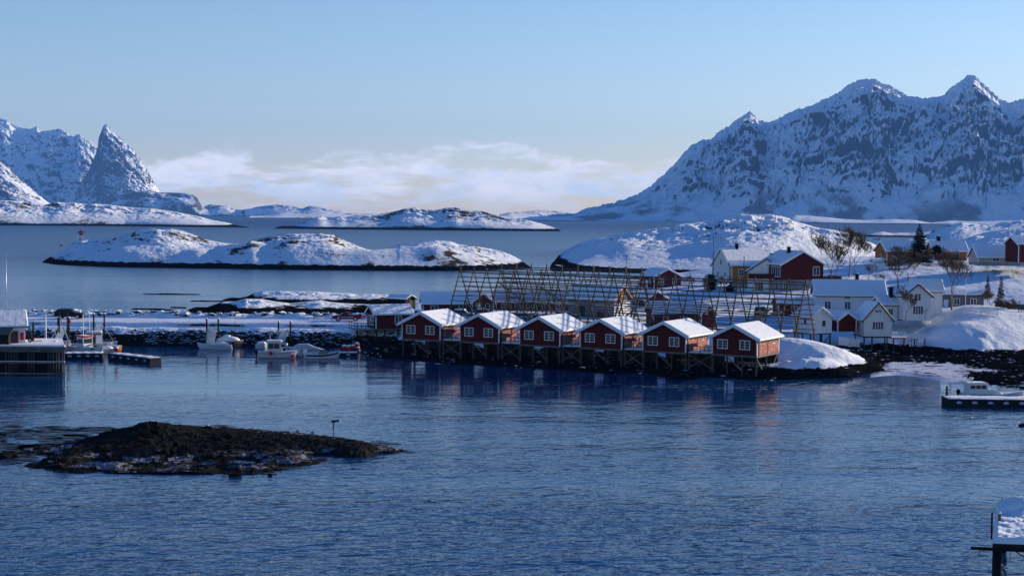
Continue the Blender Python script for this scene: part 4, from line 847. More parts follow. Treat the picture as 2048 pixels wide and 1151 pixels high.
door(h1, 'f', .3, 1.0, 1.6, 3.4, 5.5, BR)
# small white boathouse on stilts with terrace
h1 = put('white_boathouse', 'white gabled boathouse on stilts with one wide window above the frozen cove', 'boathouse', 1783.5, 672.5, 242, 3, 4.6, 6.2, 2.8, 2.65, WHITE, ov=.35, trim=mat('dark bargeboard', (.06, .06, .07)), corners=False, snow=.14)
window(h1, 'f', 0, 1.75, 1.7, 1.15, 4.6, 6.2, 4, 3, lintel=True); window(h1, 'f', 0, 4.05, .9, .38, 4.6, 6.2, 3, 1, lintel=True); b = MB(); b.box((0, 3.1, -.12), (4.55, 6.15, .22)); b.build('floor_beam', DWOOD, h1)
for x_, y_ in ((-2.15, .2), (-.9, .2), (1.6, .2), (0, 3), (-2.1, 5.5), (2.1, 3)):
    b = MB(); b.tube([(x_, y_, -.23), (x_, y_, -3.2)], .11, 6); b.build('stilt', PILE, h1)
t_ = empty('terrace', Q(1785, 675, 243), 0, 'white-railed terrace on posts right of the small white boathouse', 'terrace')
b = MB(); b.box((2.75, 1.2, -.08), (5.5, 2.6, .16)); b.build('deck_boards', PILE, t_)
b = MB(); b.box((2.75, 1.2, .04), (5.3, 2.4, .07)); b.build('snow', SNOW, t_)
b = MB()
for k in range(4): b.box((.05+k*.66, -.12, .5), (.09, .07, 1.1))
for k in range(6): b.bar((0, -.12, .12+.17*k), (2.05, -.12, .12+.17*k), .035, .09)
b.build('railing', TRIM, t_)
b = MB(); b.box((3.8, -.13, .3), (3.2, .05, .9)); b.build('skirting', TRIM, t_)
for x_ in (.2, 1.9, 3.6, 5.3): b = MB(); b.tube([(x_, .1, -.1), (x_, .1, -2.6)], .10, 6); b.build('post', DWOOD, t_)
b = MB()
for sx in (3.0, 3.9): b.bar((sx, -.25, 0), (sx, -.6, -2.4), .08)
for k in range(6): b.bar((3.0, -.28-.055*k, -.3-.38*k), (3.9, -.28-.055*k, -.3-.38*k), .06)
b.build('ladder', PILE, t_)
# white house with porch wing
h1 = put('white_house', 'two-storey white house with dark-lined gable, porch wing and tall dark chimney, behind a bare tree', 'house', 1861.5, 640, 254, 4, 4.7, 5.5, 4.15, 1.9, WHITE, ov=.4, trim=mat('dark bargeboard', (.06, .06, .07)), corners=False, snow=.16)
window(h1, 'f', .05, 3.9, .95, 1.1, 4.7, 5.5, 2, 3, lintel=True); window(h1, 'f', .1, 1.7, 1.7, 1.3, 4.7, 5.5, 4, 3, lintel=True)
h2 = put('wing', '', '', 1826, 634, 262, -94, 4.4, 5.0, 4.7, 1.7, WHITE, corners=False); window(h2, 'b', 0, 1.7, 1.0, 1.2, 4.4, 5, 2, 2); merge(h2, h1)
h2 = put('wing', '', '', 1764, 641, 256, -80, 4.2, 4.2, 2.8, 1.2, WHITE, corners=False); door(h2, 'r', 3.3, .9, 2.1, 4.2, 4.2, DWOOD); window(h2, 'r', 1.5, 1.5, .8, 1.0, 4.2, 4.2, 2, 2); chimney(h2, .6, 2.2, 3.0, 2.6, w_=.55); merge(h2, h1)
# upper row of orange houses
h1 = put('orange_house', 'orange-brown timber house behind tangled bare trees, left of the big spruce', 'house', 1773, 533, 372, -80, 7, 9, 3.9, 2.3, ORG, found=.5, snow=.3, ov=.5)
for u in (2, 4.5, 7): window(h1, 'r', u, 2, 1.1, 1.2, 7, 9, 2, 2)
window(h1, 'f', 0, 2.1, 1.1, 1.3, 7, 9, 2, 2)
h1 = put('orange_house', 'orange timber house with black chimney on its snowy roof, right of the big spruce', 'house', 1866, 518, 380, -92, 7, 8.6, 2.1, 2.3, ORG, found=.8, snow=.3, ov=.5)
window(h1, 'r', 2.8, 1.1, 1.2, .9, 7, 8.6, 2, 1); window(h1, 'r', 6, 1.1, 1.2, .9, 7, 8.6, 2, 1); chimney(h1, 0, 2.1, 4.1, 1.6, w_=.85)
h1 = put('white_shed', 'small white shed at the left foot of the orange house behind bare trees', 'shed', 1750, 541, 362, -78, 2.6, 2.6, 2.2, .5, WHITE, found=.3, corners=False)
door(h1, 'r', .8, .8, 1.8, 2.6, 2.6, TRIM)
h1 = put('low_house', 'low beige house with a wide snowy roof and white chimney at the far right', 'house', 1957, 524, 342, -91, 8, 11.5, 1.1, 2.4, mat('beige boards', (.45, .40, .34), boards='v'), found=.8, snow=.3)
chimney(h1, 0, 8.6, 3.2, 1.1, mat('white chimney', (.6, .6, .6)), w_=.4); window(h1, 'r', 4, .55, 1.4, .5, 8, 11.5, 2, 1)
h1 = put('red_house', 'tall red house cut off by the right edge, beside the low beige house', 'house', 2036.5, 524, 334, -84, 7, 9, 4.0, 1.6, RED2, found=.8, corners=True, snow=.3)
window(h1, 'r', 3.2, 2.2, 1.1, 1.2, 7, 9, 2, 2)
BEI = mat('old grey timber', (.16, .15, .15), boards='v', var=.2)
h1 = put('grey_building', 'long low weathered grey building behind the tallest bare tree right of the white house', 'building', 1880, 619, 288, -90, 5, 8.4, 2.9, .7, BEI, found=.4, corners=False)
window(h1, 'r', 3.2, 1.6, 1.0, 1.0, 5, 8.4, 2, 2); window(h1, 'r', 6.4, 1.6, 1.0, 1.0, 5, 8.4, 2, 2); door(h1, 'r', 1.1, .9, 1.9, 5, 8.4, TRIM)
h1 = put('grey_building', 'dark grey-blue building with small windows at the right edge, behind the snowy mound', 'building', 2012, 648, 272, -88, 6, 9, 3.6, .8, mat('slate blue boards', (.10, .12, .14), boards='v'), found=.6, corners=False)
window(h1, 'r', 1.6, 2.2, .9, 1.1, 6, 9, 2, 2); window(h1, 'r', 4.4, 2.2, .9, 1.1, 6, 9, 2, 2)
h1 = put('dark_hut', 'tiny dark hut alone on the snowy slope beside the flagpole', 'hut', 1931, 560, 335, -86, 1, 1.1, .9, .25, BLACKW, ov=.1, ovy=.1, snow=.12, corners=False); door(h1, 'r', .5, .4, .7, 1, 1.1, DARK)
# quay-side building at the left edge
h1 = put('quay_house', 'white quay house with red-framed window and red box on its corner, at left edge', 'building', -60, 694, 203.5, -68, 5.4, 7.2, 2.85, 1.7, WHITE, ov=.45, snow=.15, trim=DWOOD, corners=False, found=.25)
window(h1, 'r', 5.7, 1.25, .95, 1.5, 5.4, 7.2, 1, 1, mat('red frame', (.35, .03, .03))); window(h1, 'r', 2.6, 1.4, 1.0, 1.0, 5.4, 7.2, 2, 2)
b = MB(); b.box((2.78, 6.75, 1.35), (.12, .45, 1.0)); b.build('red_box', mat('red enamel', (.5, .02, .03), rough=.4), h1)
b = MB(); b.box((2.74, 5.0, 2.72), (.05, 2.4, .16)); b.build('sign_board', mat('ochre sign board', (.5, .33, .10)), h1)

# ============================================================ picket fences
def fence(label, pts, hgt, m_, step=.16, cat='fence', name='picket_fence'):
    r = empty(name, pts[0], 0, label, cat); o = Vector(pts[0]); pk = MB(); ra = MB(); po = MB()
    for a, b in zip(pts[:-1], pts[1:]):
        a = Vector(a); b = Vector(b); L = (b-a).length; n = max(2, int(L/step))
        for k in range(n):
            p = a+(b-a)*k/n; pk.box(p-o+Vector((0, -.05, hgt*.52)), (.075, .02, hgt), rz=math.atan2(b.y-a.y, b.x-a.x))
        for f in (.25, .8): ra.bar(a-o+Vector((0, 0, hgt*f)), b-o+Vector((0, 0, hgt*f)), .04, .08)
    pk.build('pickets', m_, r); ra.build('rails', m_, r)
    for p in pts: q = MB(); q.box(Vector(p)-o+Vector((0, .04, hgt*.48)), (.1, .1, hgt*1.1)); q.build('post', m_, r)
    return r
FW = mat('fence white', (.60, .61, .64))
def onl(px, Y, dz=0): p = GY(px, Y, 0); p.z = gz(p)+dz; return p
fence('white picket fence running up over the snowy mound at the right', [onl(x, y) for x, y in ((1806, 247), (1822, 248), (1840, 250), (1858, 252), (1876, 254), (1894, 255), (1912, 256), (1930, 257), (1948, 257), (1966, 256), (1984, 256), (2000, 255))], 1.15, FW)
fence('white board fence between the dark-red shed and the stilted white boathouse', [onl(1682, 238, .5), onl(1703, 238, .5), onl(1724, 239, .5)], 1.35, FW, step=.1)

# ============================================================ poles, wires, beacons
def pole(name, label, cat, px, py, Y, h, r_=.10, m_=None, zb=None):
    p = Q(px, py, Y); 
    if zb is not None: p.z = zb
    o = empty(name, p, 0, label, cat); b = MB(); b.tube([(0, 0, -.3), (0, 0, h)], [r_, r_*.7], 8); b.build('shaft', m_ or WOOD, o, smooth=True); return o
o = pole('utility_pole', 'tall wooden utility pole standing left of the pale white gable house', 'pole', 1426, 556, 352, 9.6, .13)
b = MB(); b.bar((-.1, 0, 9.3), (.9, -.3, 9.3), .09); b.build('crossarm', WOOD, o); b = MB(); b.tube([(.8, -.27, 9.3), (.8, -.27, 9.6)], .05, 6); b.build('insulator', TRIM, o); UP = Vector(o.location)+Vector((.8, -.27, 9.55))
o = pole('street_lamp', 'dark street lamp with its arm reaching left, in front of the yellow house', 'lamp', 1487, 590, 318, 8.3, .11, DWOOD)
b = MB(); b.tube([(0, 0, 7.2), (-.7, 0, 7.45), (-1.1, 0, 7.4)], .045, 6); b.build('arm', METAL, o); b = MB(); b.box((-1.25, 0, 7.36), (.55, .22, .12)); b.build('lamp_head', METAL, o); UL = Vector(o.location)+Vector((0, 0, 8))
o = pole('utility_pole', 'slim pole rising behind the right end of the back drying rack', 'pole', 1253, 572, 395, 8.2, .10); b = MB(); b.box((0, 0, 7.9), (.5, .1, .1)); b.build('crossarm', WOOD, o)
o = pole('flagpole', 'white flagpole with a small ball on top on the mound behind the picket fence', 'flagpole', 1930.5, 627, 262, 7.3, .06, TRIM); b = MB(); b.ball((0, 0, 7.35), .1, 8, 5); b.build('finial', TRIM, o)
o = pole('mast_pole', 'tall thin white pole at the left edge beside the quay house', 'pole', 13, 640, 262, 11.5, .09, METAL, zb=3.5); b = MB(); b.box((0, 0, 11.3), (.5, .05, .05)); b.build('crossarm', METAL, o)
def wire(label, a, b, sag, r_=.016):
    o = Vector(a); m_ = MB(); pts = []
    for k in range(11): t = k/10; q = Vector(a).lerp(Vector(b), t)-o; q.z -= sag*4*t*(1-t); pts.append(q)
    m_.tube(pts, r_, 4); tag(m_.build('overhead_wire', DARK, loc=o), label, 'wire')
wire('overhead wire from the tall utility pole to the street lamp', UP, UL, .6); wire('overhead wire from the utility pole over the pale white house to the big red house', UP, Q(1612, 507, 336), .9); wire('overhead wire from the street lamp towards the long white house', UL, Q(1640, 575, 276), .8)
# lighthouse and day mark on the long island
def isl_p(px, py, Y): return Q(px, py, Y)
p = isl_p(161.5, 480.5, 712); o = empty('lighthouse', p, R(20), 'tiny white lighthouse with a red pointed roof on the snowy island tip', 'lighthouse')
b = MB(); b.box((0, 0, 1.6), (2.6, 2.6, 3.9), top=.9); b.build('tower', TRIM, o)
RR = mat('lighthouse red', (.42, .05, .04)); b = MB(); b.box((0, 0, 3.62), (3.3, 3.3, .18)); b.prism([(-1.6, 3.71), (1.6, 3.71), (.25, 4.7), (-.25, 4.7)], -1.6, 1.6); b.tube([(0, 0, 4.7), (0, 0, 5.8)], [.35, .05], 8); b.build('roof', RR, o)
b = MB(); b.box((0, -1.26, 2.9), (1.6, .06, .8)); b.box((1.26, 0, 2.9), (.06, 1.6, .8)); b.build('lantern_pane', GLASS, o); b = MB(); b.box((-.3, -1.3, .5), (.8, .06, 1.6)); b.build('door', mat('grey door', (.3, .3, .3)), o)
b = MB(); b.bar((-2.2, -1.6, .8), (2.0, -1.6, .8), .07); b.bar((-2.2, -1.6, .4), (2, -1.6, .4), .05)
for k in range(4): b.box((-2.2+1.4*k, -1.6, .2), (.08, .08, 1.3))
b.build('railing', TRIM, o)
p = isl_p(122, 508, 700); o = empty('day_mark', p, 0, 'post with a square yellow board at the left tip of the long snowy island', 'beacon'); b = MB(); b.tube([(0, 0, -1), (0, 0, 4.6)], .13, 6); b.build('post', METAL, o); b = MB(); b.box((0, -.15, 4.1), (1.3, .06, 1.3)); b.build('board', mat('yellow board', (.55, .42, .02)), o)
p = P(1197, 466, 0); o = empty('channel_marker', p, 0, 'thin channel marker pole standing in open water right of the mid islands', 'marker'); b = MB(); b.tube([(0, 0, -1), (0, 0, 1.2)], .7, 8); b.build('base', CONC, o); b = MB(); b.tube([(0, 0, 1), (0, 0, 9.5)], .16, 6); b.box((0, 0, 8.8), (.9, .3, .9)); b.build('staff', DARK, o)
p = P(667, 868, 1.15); p.z = skz(p)-.1; o = empty('signpost', p, 0, 'leaning rusty post with a small board across its top on the dark skerry', 'sign')
b = MB(); b.tube([(0, 0, -.3), (.03, 0, .6), (-.03, 0, 1.0), (.05, 0, 1.75)], [.09, .06, .06, .07], 7); b.build('post', mat('rusty steel', (.05, .03, .02)), o); b = MB(); b.box((.16, -.05, 1.78), (.74, .07, .20), M=Matrix.Rotation(R(-5), 3, 'Y')); b.build('board', mat('black board', (.012, .012, .012)), o)
b = MB(); b.ball((0, 0, .02), .22, 8, 5, (1, 1, .8)); b.build('footing', CONC, o)
o = empty('mooring_post', P(1893.5, 792, 0), 0, 'black mooring post in the water at the left tip of the right-hand pontoon', 'post'); b = MB(); b.tube([(0, 0, -.5), (0, 0, 1.15)], [.16, .12], 8); b.box((0, 0, .06), (.9, .5, .08)); b.build('shaft', DARK, o); b = MB(); b.tube([(0, 0, 1.15), (0, 0, 1.3)], [.14, .1], 8); b.build('cap', DWOOD, o)
# ============================================================ cars
RUB = mat('tyre rubber', (.015, .015, .015)); RIM = mat('wheel rim', (.4, .4, .42), metal=.7, rough=.4); LGT = mat('headlight glass', (.6, .6, .62), rough=.1); TLT = mat('tail light', (.35, .01, .01), rough=.2)
def wheels(r, xs, hwid, rad=.34):
    for x_ in xs:
        for sy in (-1, 1):
            b = MB(); b.tube([(x_, sy*(hwid-.22), rad), (x_, sy*(hwid+.01), rad)], rad, 14); w_ = b.build('wheel', RUB, r); b = MB(); b.tube([(x_, sy*(hwid+.0), rad), (x_, sy*(hwid+.025), rad)], rad*.58, 10); b.build('rim', RIM, w_)
def car(label, loc, rz, col, kind='estate', snow=0.0, group=None, cat='car', name='parked_car', L=4.7):
    r = empty(name, loc, rz, label, cat, group); m_ = mat('car paint %s' % col[0], col[1], rough=.55, spec=.08, var=.05)
    W = 1.76; hw = W/2; k = L/4.7
    def X(v): return v*k
    if kind == 'pickup': low = [(-2.45, .42), (-2.45, .98), (-.45, 1.0), (.85, 1.02), (2.2, .92), (2.38, .75), (2.38, .42)]; cab = [(-.42, 1.0), (-.32, 1.58), (.35, 1.62), (1.05, 1.02)]
    elif kind == 'suv': low = [(-2.25, .42), (-2.3, .95), (-2.2, 1.08), (1.0, 1.08), (2.15, .95), (2.28, .70), (2.28, .42)]; cab = [(-2.16, 1.08), (-1.9, 1.66), (.25, 1.70), (1.02, 1.08)]
    else: low = [(-2.25, .36), (-2.3, .82), (-2.1, .92), (1.0, .92), (2.15, .80), (2.28, .60), (2.28, .36)]; cab = [(-2.05, .92), (-1.55, 1.42), (.1, 1.45), (1.05, .92)]
    b = MB(); b.prism([(X(x), z) for x, z in low], -hw, hw); body = b.build('body', m_, r, bevel=.05)
    # greenhouse tapers inwards
    c0 = cab; zt = max(z for _, z in c0); vs = []
    for sy in (-1, 1):
        for x, z in c0: f = (z-c0[0][1])/(zt-c0[0][1]); vs.append((X(x), sy*(hw-.05-.16*f), z))
    n = len(c0); b = MB(); b.add(vs, [tuple(range(n-1, -1, -1)), tuple(range(n, 2*n))]+[(i, (i+1) % n, n+(i+1) % n, n+i) for i in range(n)]); b.build('cabin', m_, r, bevel=.03)
    z0 = c0[0][1]
    def gl(pts, nm): q = MB(); q.add(pts, [tuple(range(len(pts)))]); q.add([Vector(p)-Vector((0, 0, .0)) for p in pts], [tuple(range(len(pts)-1, -1, -1))]); return q
    def yv(z): return hw-.05-.16*(z-z0)/(zt-z0)+.012
    xb, xt0, xt1, xf = X(c0[0][0]), X(c0[1][0]), X(c0[2][0]), X(c0[3][0]); zl, zh = z0+.06, zt-.10; fr = lambda z: (z-z0)/(zt-z0)
    nseg = 1 if kind == 'pickup' else 3
    xs_l = xb+(xt0-xb)*fr(zl)+.12; xe_l = xf+(xt1-xf)*fr(zl)-.14; xs_h = xb+(xt0-xb)*fr(zh)+.10; xe_h = xf+(xt1-xf)*fr(zh)-.08
    for sy in (-1, 1):
        for s in range(nseg):
            a0, a1 = s/nseg, (s+1)/nseg; g = .03
            P_ = [(xs_l+(xe_l-xs_l)*a0+g, sy*yv(zl), zl), (xs_l+(xe_l-xs_l)*a1-g, sy*yv(zl), zl), (xs_h+(xe_h-xs_h)*a1-g, sy*yv(zh), zh), (xs_h+(xe_h-xs_h)*a0+g, sy*yv(zh), zh)]
            q = MB(); q.add(P_+[(x, y-sy*.02, z) for x, y, z in P_], [(0, 1, 2, 3), (7, 6, 5, 4), (0, 4, 5, 1), (1, 5, 6, 2), (2, 6, 7, 3), (3, 7, 4, 0)]); q.build('window', GLASS, r)
    for (x0_, x1_, nm) in ((xf, xt1, 'windscreen'), (xb, xt0, 'rear_window')):
        d = .015 if nm == 'windscreen' else -.015; a = .1; bb = .88; q = MB()
        P_ = [(x0_+(x1_-x0_)*a+d, -hw+.16, z0+(zt-z0)*a), (x0_+(x1_-x0_)*a+d, hw-.16, z0+(zt-z0)*a), (x0_+(x1_-x0_)*bb+d, hw-.26, z0+(zt-z0)*bb), (x0_+(x1_-x0_)*bb+d, -hw+.26, z0+(zt-z0)*bb)]
        q.add(P_+[(x-d*1.5, y, z) for x, y, z in P_], [(0, 1, 2, 3), (7, 6, 5, 4), (0, 4, 5, 1), (1, 5, 6, 2), (2, 6, 7, 3), (3, 7, 4, 0)]); q.build(nm, GLASS, r)
    wheels(r, (X(-1.42), X(1.42)), hw, .38 if kind != 'estate' else .33)
    xe = X(max(x for x, _ in low)); xr = X(min(x for x, _ in low)); b = MB(); b.box((xe+.03, 0, .45), (.12, W-.06, .18)); b.build('bumper', DARK, r, bevel=.03); b = MB(); b.box((xr-.03, 0, .45), (.12, W-.06, .18)); b.build('bumper', DARK, r, bevel=.03)
    for sy in (-1, 1):
        b = MB(); b.box((xe-.05, sy*.66, .68), (.12, .3, .16)); b.build('headlight', LGT, r); b = MB(); b.box((xr-.01, sy*.74, .80), (.08, .14, .26)); b.build('tail_light', TLT, r); b = MB(); b.box((X(.72), sy*(hw+.09), z0+.08), (.1, .18, .12)); b.build('wing_mirror', DARK, r)
    if kind == 'pickup':
        b = MB(); b.box((X(-1.45), 0, 1.01), (X(1.9), W-.2, .08)); b.build('load_bed', DARK, r); b = MB(); b.tube([(X(-.6), -.7, 1.0), (X(-.6), -.7, 1.5), (X(-.6), .7, 1.5), (X(-.6), .7, 1.0)], .04, 6); b.build('roll_bar', DARK, r)
        b = MB(); b.box((X(.2), -hw-.006, .72), (X(2.6), .012, .10)); b.box((X(.2), hw+.006, .72), (X(2.6), .012, .10)); b.build('side_stripe', mat('cream stripe', (.6, .5, .4)), r)
    if kind == 'suv':
        b = MB(); b.tube([(xr-.2, 0, .95), (xr-.03, 0, .95)], .36, 12); b.build('spare_wheel', RUB, r); b = MB(); b.bar((X(-1.6), -.7, zt+.06), (X(.1), -.7, zt+.06), .05); b.bar((X(-1.6), .7, zt+.06), (X(.1), .7, zt+.06), .05); b.build('roof_rails', DARK, r)
    if snow:
        def blk(x0_, x1_, z_, wd, th):
            return [(x0_, -wd, z_), (x1_, -wd, z_), (x1_, wd, z_), (x0_, wd, z_)], th
        b = MB(); b.ball(((xt0+xt1)/2, 0, zt-.05), 1, 14, 8, ((xt1-xt0)/2*1.25, hw*.92, snow), zmin=0); b.ball((X(1.55), 0, z0-.08), 1, 12, 8, (X(.85), hw*.9, snow*.8), zmin=0)
        P_ = [(xf-.1, -hw+.1, z0), (xf-.1, hw-.1, z0), (xt1, hw-.25, zt+snow*.5), (xt1, -hw+.25, zt+snow*.5)]; b.add(P_+[(x+.12, y, z) for x, y, z in P_], [(0, 1, 2, 3), (7, 6, 5, 4), (0, 4, 5, 1), (1, 5, 6, 2), (2, 6, 7, 3), (3, 7, 4, 0)]); b.build('snow', SNOW, r, smooth=True)
    return r
def onbw(px, Y, dz=0): p = GY(px, Y, 0); p.z = 3.40+dz; return p
car('dark green-black estate off-roader parked on the snowy breakwater road, left', onbw(139, 263), R(-3), ('black', (.010, .014, .014)), 'suv', L=5.2)
car('red pickup truck with an empty bed on the breakwater road, right', onbw(695, 263), R(180), ('red', (.20, .018, .016)), 'pickup', L=5.0, name='pickup_truck', cat='pickup')
cl = [(845, 268, 15, 'white', (.5, .5, .52), 'snow-covered car parked left of the long red building, nearest the tarred shed'), (927, 268, -8, 'grey', (.2, .2, .22), 'snow-covered car parked under the left end of the drying rack'), (971, 270, 5, 'blue', (.06, .08, .12), 'snow-covered car in front of the gabled porch behind the racks'),
      (1049, 263, 20, 'silver', (.35, .35, .37), 'snow-covered car behind the gap between the second and third cabin roofs'), (1085, 259, 12, 'green', (.06, .09, .08), 'snow-covered car just above the third cabin roof'), (1133, 266, 30, 'dark', (.03, .03, .035), 'dark car with snow on its roof left of the warehouse')]
for px, Y, a, cn, cc, lab in cl: p = GY(px, Y, 0); p.z = gz(p)+.02; car(lab, p, R(a), (cn, cc), 'estate', snow=.30, group='snow-covered cars parked behind the cabins', L=4.4)
p = GY(1525, 272, 0); p.z = gz(p)+.02; car('dark car standing in the snow behind the right end of the rack', p, R(70), ('black', (.010, .014, .014)), 'suv', snow=.2)
p = Q(1452, 568, 338); car('white van-like car gleaming in the sun between the round spruce and yellow house', p, R(-70), ('white', (.5, .5, .52)), 'suv', snow=.25)
# ============================================================ boats
HW = mat('hull white', (.62, .64, .66), rough=.35, spec=.5, var=.05); HG = mat('hull cream', (.50, .45, .36), rough=.5); ORA = mat('orange fender', (.62, .05, .02), rough=.4); ALU = mat('aluminium', (.42, .43, .45), rough=.35, metal=.5)
def hull(r, L, B, H, m_, dr=.35, sheer=.35, flare=.75, inner=None, transom=.85, name='hull'):
    n = 14; vs = []; K = 6
    for i in range(n+1):
        t = i/n; x = -L/2+L*t; f = transom+(1-transom)*min(1, t*2.5) if t < .5 else (1-((t-.5)/.5)**2.4); f = max(f, .015); hb = B/2*f; zs = H+sheer*max(0, (t-.35)/.65)**2; zk = -dr*(1-max(0, (t-.75)/.25)**2*1.0)
        if t > .85: zk = -dr+(zs+dr)*((t-.85)/.15)**2*.85
        zc = zk+(zs-zk)*.38
        xo = 0
        for (yy, zz) in ((hb, zs), (hb*flare, zc), (hb*.15, zk), (-hb*.15, zk), (-hb*flare, zc), (-hb, zs)): vs.append((x+xo, yy, zz))
    fs = [(i*K+k, (i+1)*K+k, (i+1)*K+(k+1), i*K+k+1) for i in range(n) for k in range(K-1)]+[tuple(range(K)), tuple(range(n*K+K-1, n*K-1, -1))]
    b = MB(); b.add(vs, fs)
    dz = .10; top = []
    for i in range(n+1): v0 = vs[i*K]; top.append((v0[0], v0[1]*.9, v0[2]-dz))
    tv = []
    for i in range(n+1): v0 = vs[i*K]; tv += [v0, (v0[0], v0[1]*.88, v0[2]+.02), (v0[0], v0[1]*.88, v0[2]-dz), (v0[0], -v0[1]*.88, v0[2]-dz), (v0[0], -v0[1]*.88, v0[2]+.02), (v0[0], -v0[1], v0[2])]
    b.add(tv, [(i*6+k, (i+1)*6+k, (i+1)*6+k+1, i*6+k+1) for i in range(n) for k in range(5)])
    h = b.build(name, m_, r, smooth=False)
    s = MB(); N = 5; sv = []
    for i in range(n+1):
        v0 = vs[i*K]; hb = v0[1]*.86
        for k in range(N): q = -1+2*k/(N-1); sv.append((v0[0]*.98, hb*q, v0[2]-dz+.012+.14*(1-q*q)*(1 if 0 < i < n else .3)+.0))
    s.add(sv, [(i*N+k, (i+1)*N+k, (i+1)*N+k+1, i*N+k+1) for i in range(n) for k in range(N-1)]); s.build('deck_snow', SNOW, h, smooth=True); return h
def stripe(r, L, B, z0, z1, m_, transom=.85, t0=0, t1=.93, sheer=.35, H=.8, flare=.75, dr=.35):
    b = MB(); n = 14; vs = []
    for sy in (1, -1):
        st = len(vs)
        for i in range(n+1):
            t = t0+(t1-t0)*i/n; f = transom+(1-transom)*min(1, t*2.5) if t < .5 else (1-((t-.5)/.5)**2.4); hb = B/2*max(f, .02); sh = sheer*max(0, (t-.35)/.65)**2; x = -L/2+L*t
            zs = H+sh; zk = -dr if t <= .75 else -dr*(1-((t-.75)/.25)**2)
            if t > .85: zk = -dr+(zs+dr)*((t-.85)/.15)**2*.85
            zc = zk+(zs-zk)*.38
            for z in (z0+sh, z1+sh): u = max(0, min(1, (z-zc)/(zs-zc))); vs.append((x, sy*(hb*(flare+(1-flare)*u)+.015), z))
        b.f += [(st+i*2, st+i*2+2, st+i*2+3, st+i*2+1) for i in range(n)]
    b.v = vs; b.mi = [0]*len(b.f); b.build('stripe', m_, r, normals=False)
def wheelhouse(r, x0, x1, w_, z0, h, m_, roofm, rake=.25, win=True, snow=.1, nwin=3, whf=.42, wtop=.86):
    b = MB(); prof = [(x0, z0), (x1, z0), (x1-rake, z0+h), (x0+.08, z0+h)]; b.prism(prof, -w_/2, w_/2); wh = b.build('wheelhouse', m_, r)
    if win:
        for sy in (-1, 1):
            for k in range(nwin):
                a = x0+.18+(x1-x0-.36-rake*.6)*k/nwin; c = x0+.18+(x1-x0-.36-rake*.6)*(k+1)/nwin-.08; q = MB(); q.box(((a+c)/2, sy*(w_/2+.004), z0+h*(wtop+wtop-whf)/2), (c-a, .02, h*whf)); q.build('window', GLASS, wh)
        q = MB(); za, zb = z0+h*(wtop-whf), z0+h*wtop; xa = x1-rake*(wtop-whf)+.012; xb = x1-rake*wtop+.012
        P_ = [(xa, -w_/2+.1, za), (xa, w_/2-.1, za), (xb, w_/2-.1, zb), (xb, -w_/2+.1, zb)]; q.add(P_+[(x-.03, y, z) for x, y, z in P_], [(0, 1, 2, 3), (7, 6, 5, 4), (0, 4, 5, 1), (1, 5, 6, 2), (2, 6, 7, 3), (3, 7, 4, 0)]); q.build('windscreen', GLASS, wh)
    b = MB(); b.box(((x0+x1-rake)/2, 0, z0+h+.045), (x1-x0-rake+.5, w_+.2, .08)); b.build('roof', roofm, wh)
    if snow: b = MB(); b.box(((x0+x1-rake)/2, 0, z0+h+.09+snow/2), (x1-x0-rake+.35, w_+.05, snow), top=.9); b.build('roof_snow', SNOW, wh, bevel=.03)
    return wh
def mast(r, x, z0, z1, rad=.05, m_=None, stays=(), arms=()):
    b = MB(); b.tube([(x, 0, z0), (x, 0, z1)], [rad, rad*.6], 6); ms = b.build('mast', m_ or TRIM, r)
    if stays:
        for (sx, sy, sz) in stays: b = MB(); b.tube([(x, 0, z1-.1), (sx, sy, sz)], .012, 4); b.build('stay', METAL, ms)
    for (zz, ln) in arms: b = MB(); b.bar((x, -ln/2, zz), (x, ln/2, zz), .04); b.build('crosstree', m_ or TRIM, ms)
def rail(r, pts, h, m_=None, name='railing', rad=.02):
    b = MB(); b.tube([(x, y, z+h) for x, y, z in pts], rad, 5)
    for x, y, z in pts: b.tube([(x, y, z), (x, y, z+h)], rad*.8, 5)
    b.build(name, m_ or METAL, r)
def outboard(r, x, z, m_=DARK, s=1.0):
    b = MB(); b.box((x-.28*s, 0, z+.35*s), (.45*s, .36*s, .5*s), top=.8); b.box((x-.30*s, 0, z-.15*s), (.2*s, .14*s, .8*s)); b.build('outboard_motor', m_, r, bevel=.03)
def boat(name, label, px, py, rzd, cat='boat', group=None): return empty(name, P(px, py, 0), R(rzd), label, cat, group)
def fender(r, x, y, z, rad=.22, m_=ORA, nm='fender'): b = MB(); b.ball((x, y, z), rad, 10, 7, (1, 1, 1.15)); b.build(nm, m_, r, smooth=True)

o = boat('fishing_boat', 'white fishing boat with red-striped wheelhouse roof and tall masts at the left pontoon', 178, 708, -40)
hull(o, 7.4, 2.5, 1.05, HW, sheer=.5); wh = wheelhouse(o, -2.1, -.1, 1.7, .95, 1.7, HW, HW, snow=.18)
b = MB(); b.box((-1.2, 0, 2.80), (2.5, 2.0, .20)); b.build('red_roof_edge', mat('red enamel', (.5, .02, .03), rough=.4), o)
mast(o, -1.5, 2.8, 6.3, .07, stays=((3.3, 0, 1.4), (-3.4, .8, 1.1), (-3.4, -.8, 1.1)), arms=((4.2, 1.4), (5.2, .8))); mast(o, .9, 1.1, 4.3, .05, stays=((3.4, 0, 1.5),))
rail(o, [(1.2, -1.1, 1.15), (2.2, -.9, 1.25), (3.3, -.25, 1.45), (3.3, .25, 1.45), (2.2, .9, 1.25), (1.2, 1.1, 1.15)], .5); b = MB(); b.tube([(1.9, -.92, .95), (2.5, -.75, 1.0)], .07, 5); b.build('letters_plate', DARK, o)
fender(o, -2.8, -1.2, 1.9, .2, DARK, 'net_hauler')
o = boat('wooden_wheelhouse_boat', 'fishing boat with a varnished brown wheelhouse and snowy roof behind the red-striped boat', 187, 699, 14)
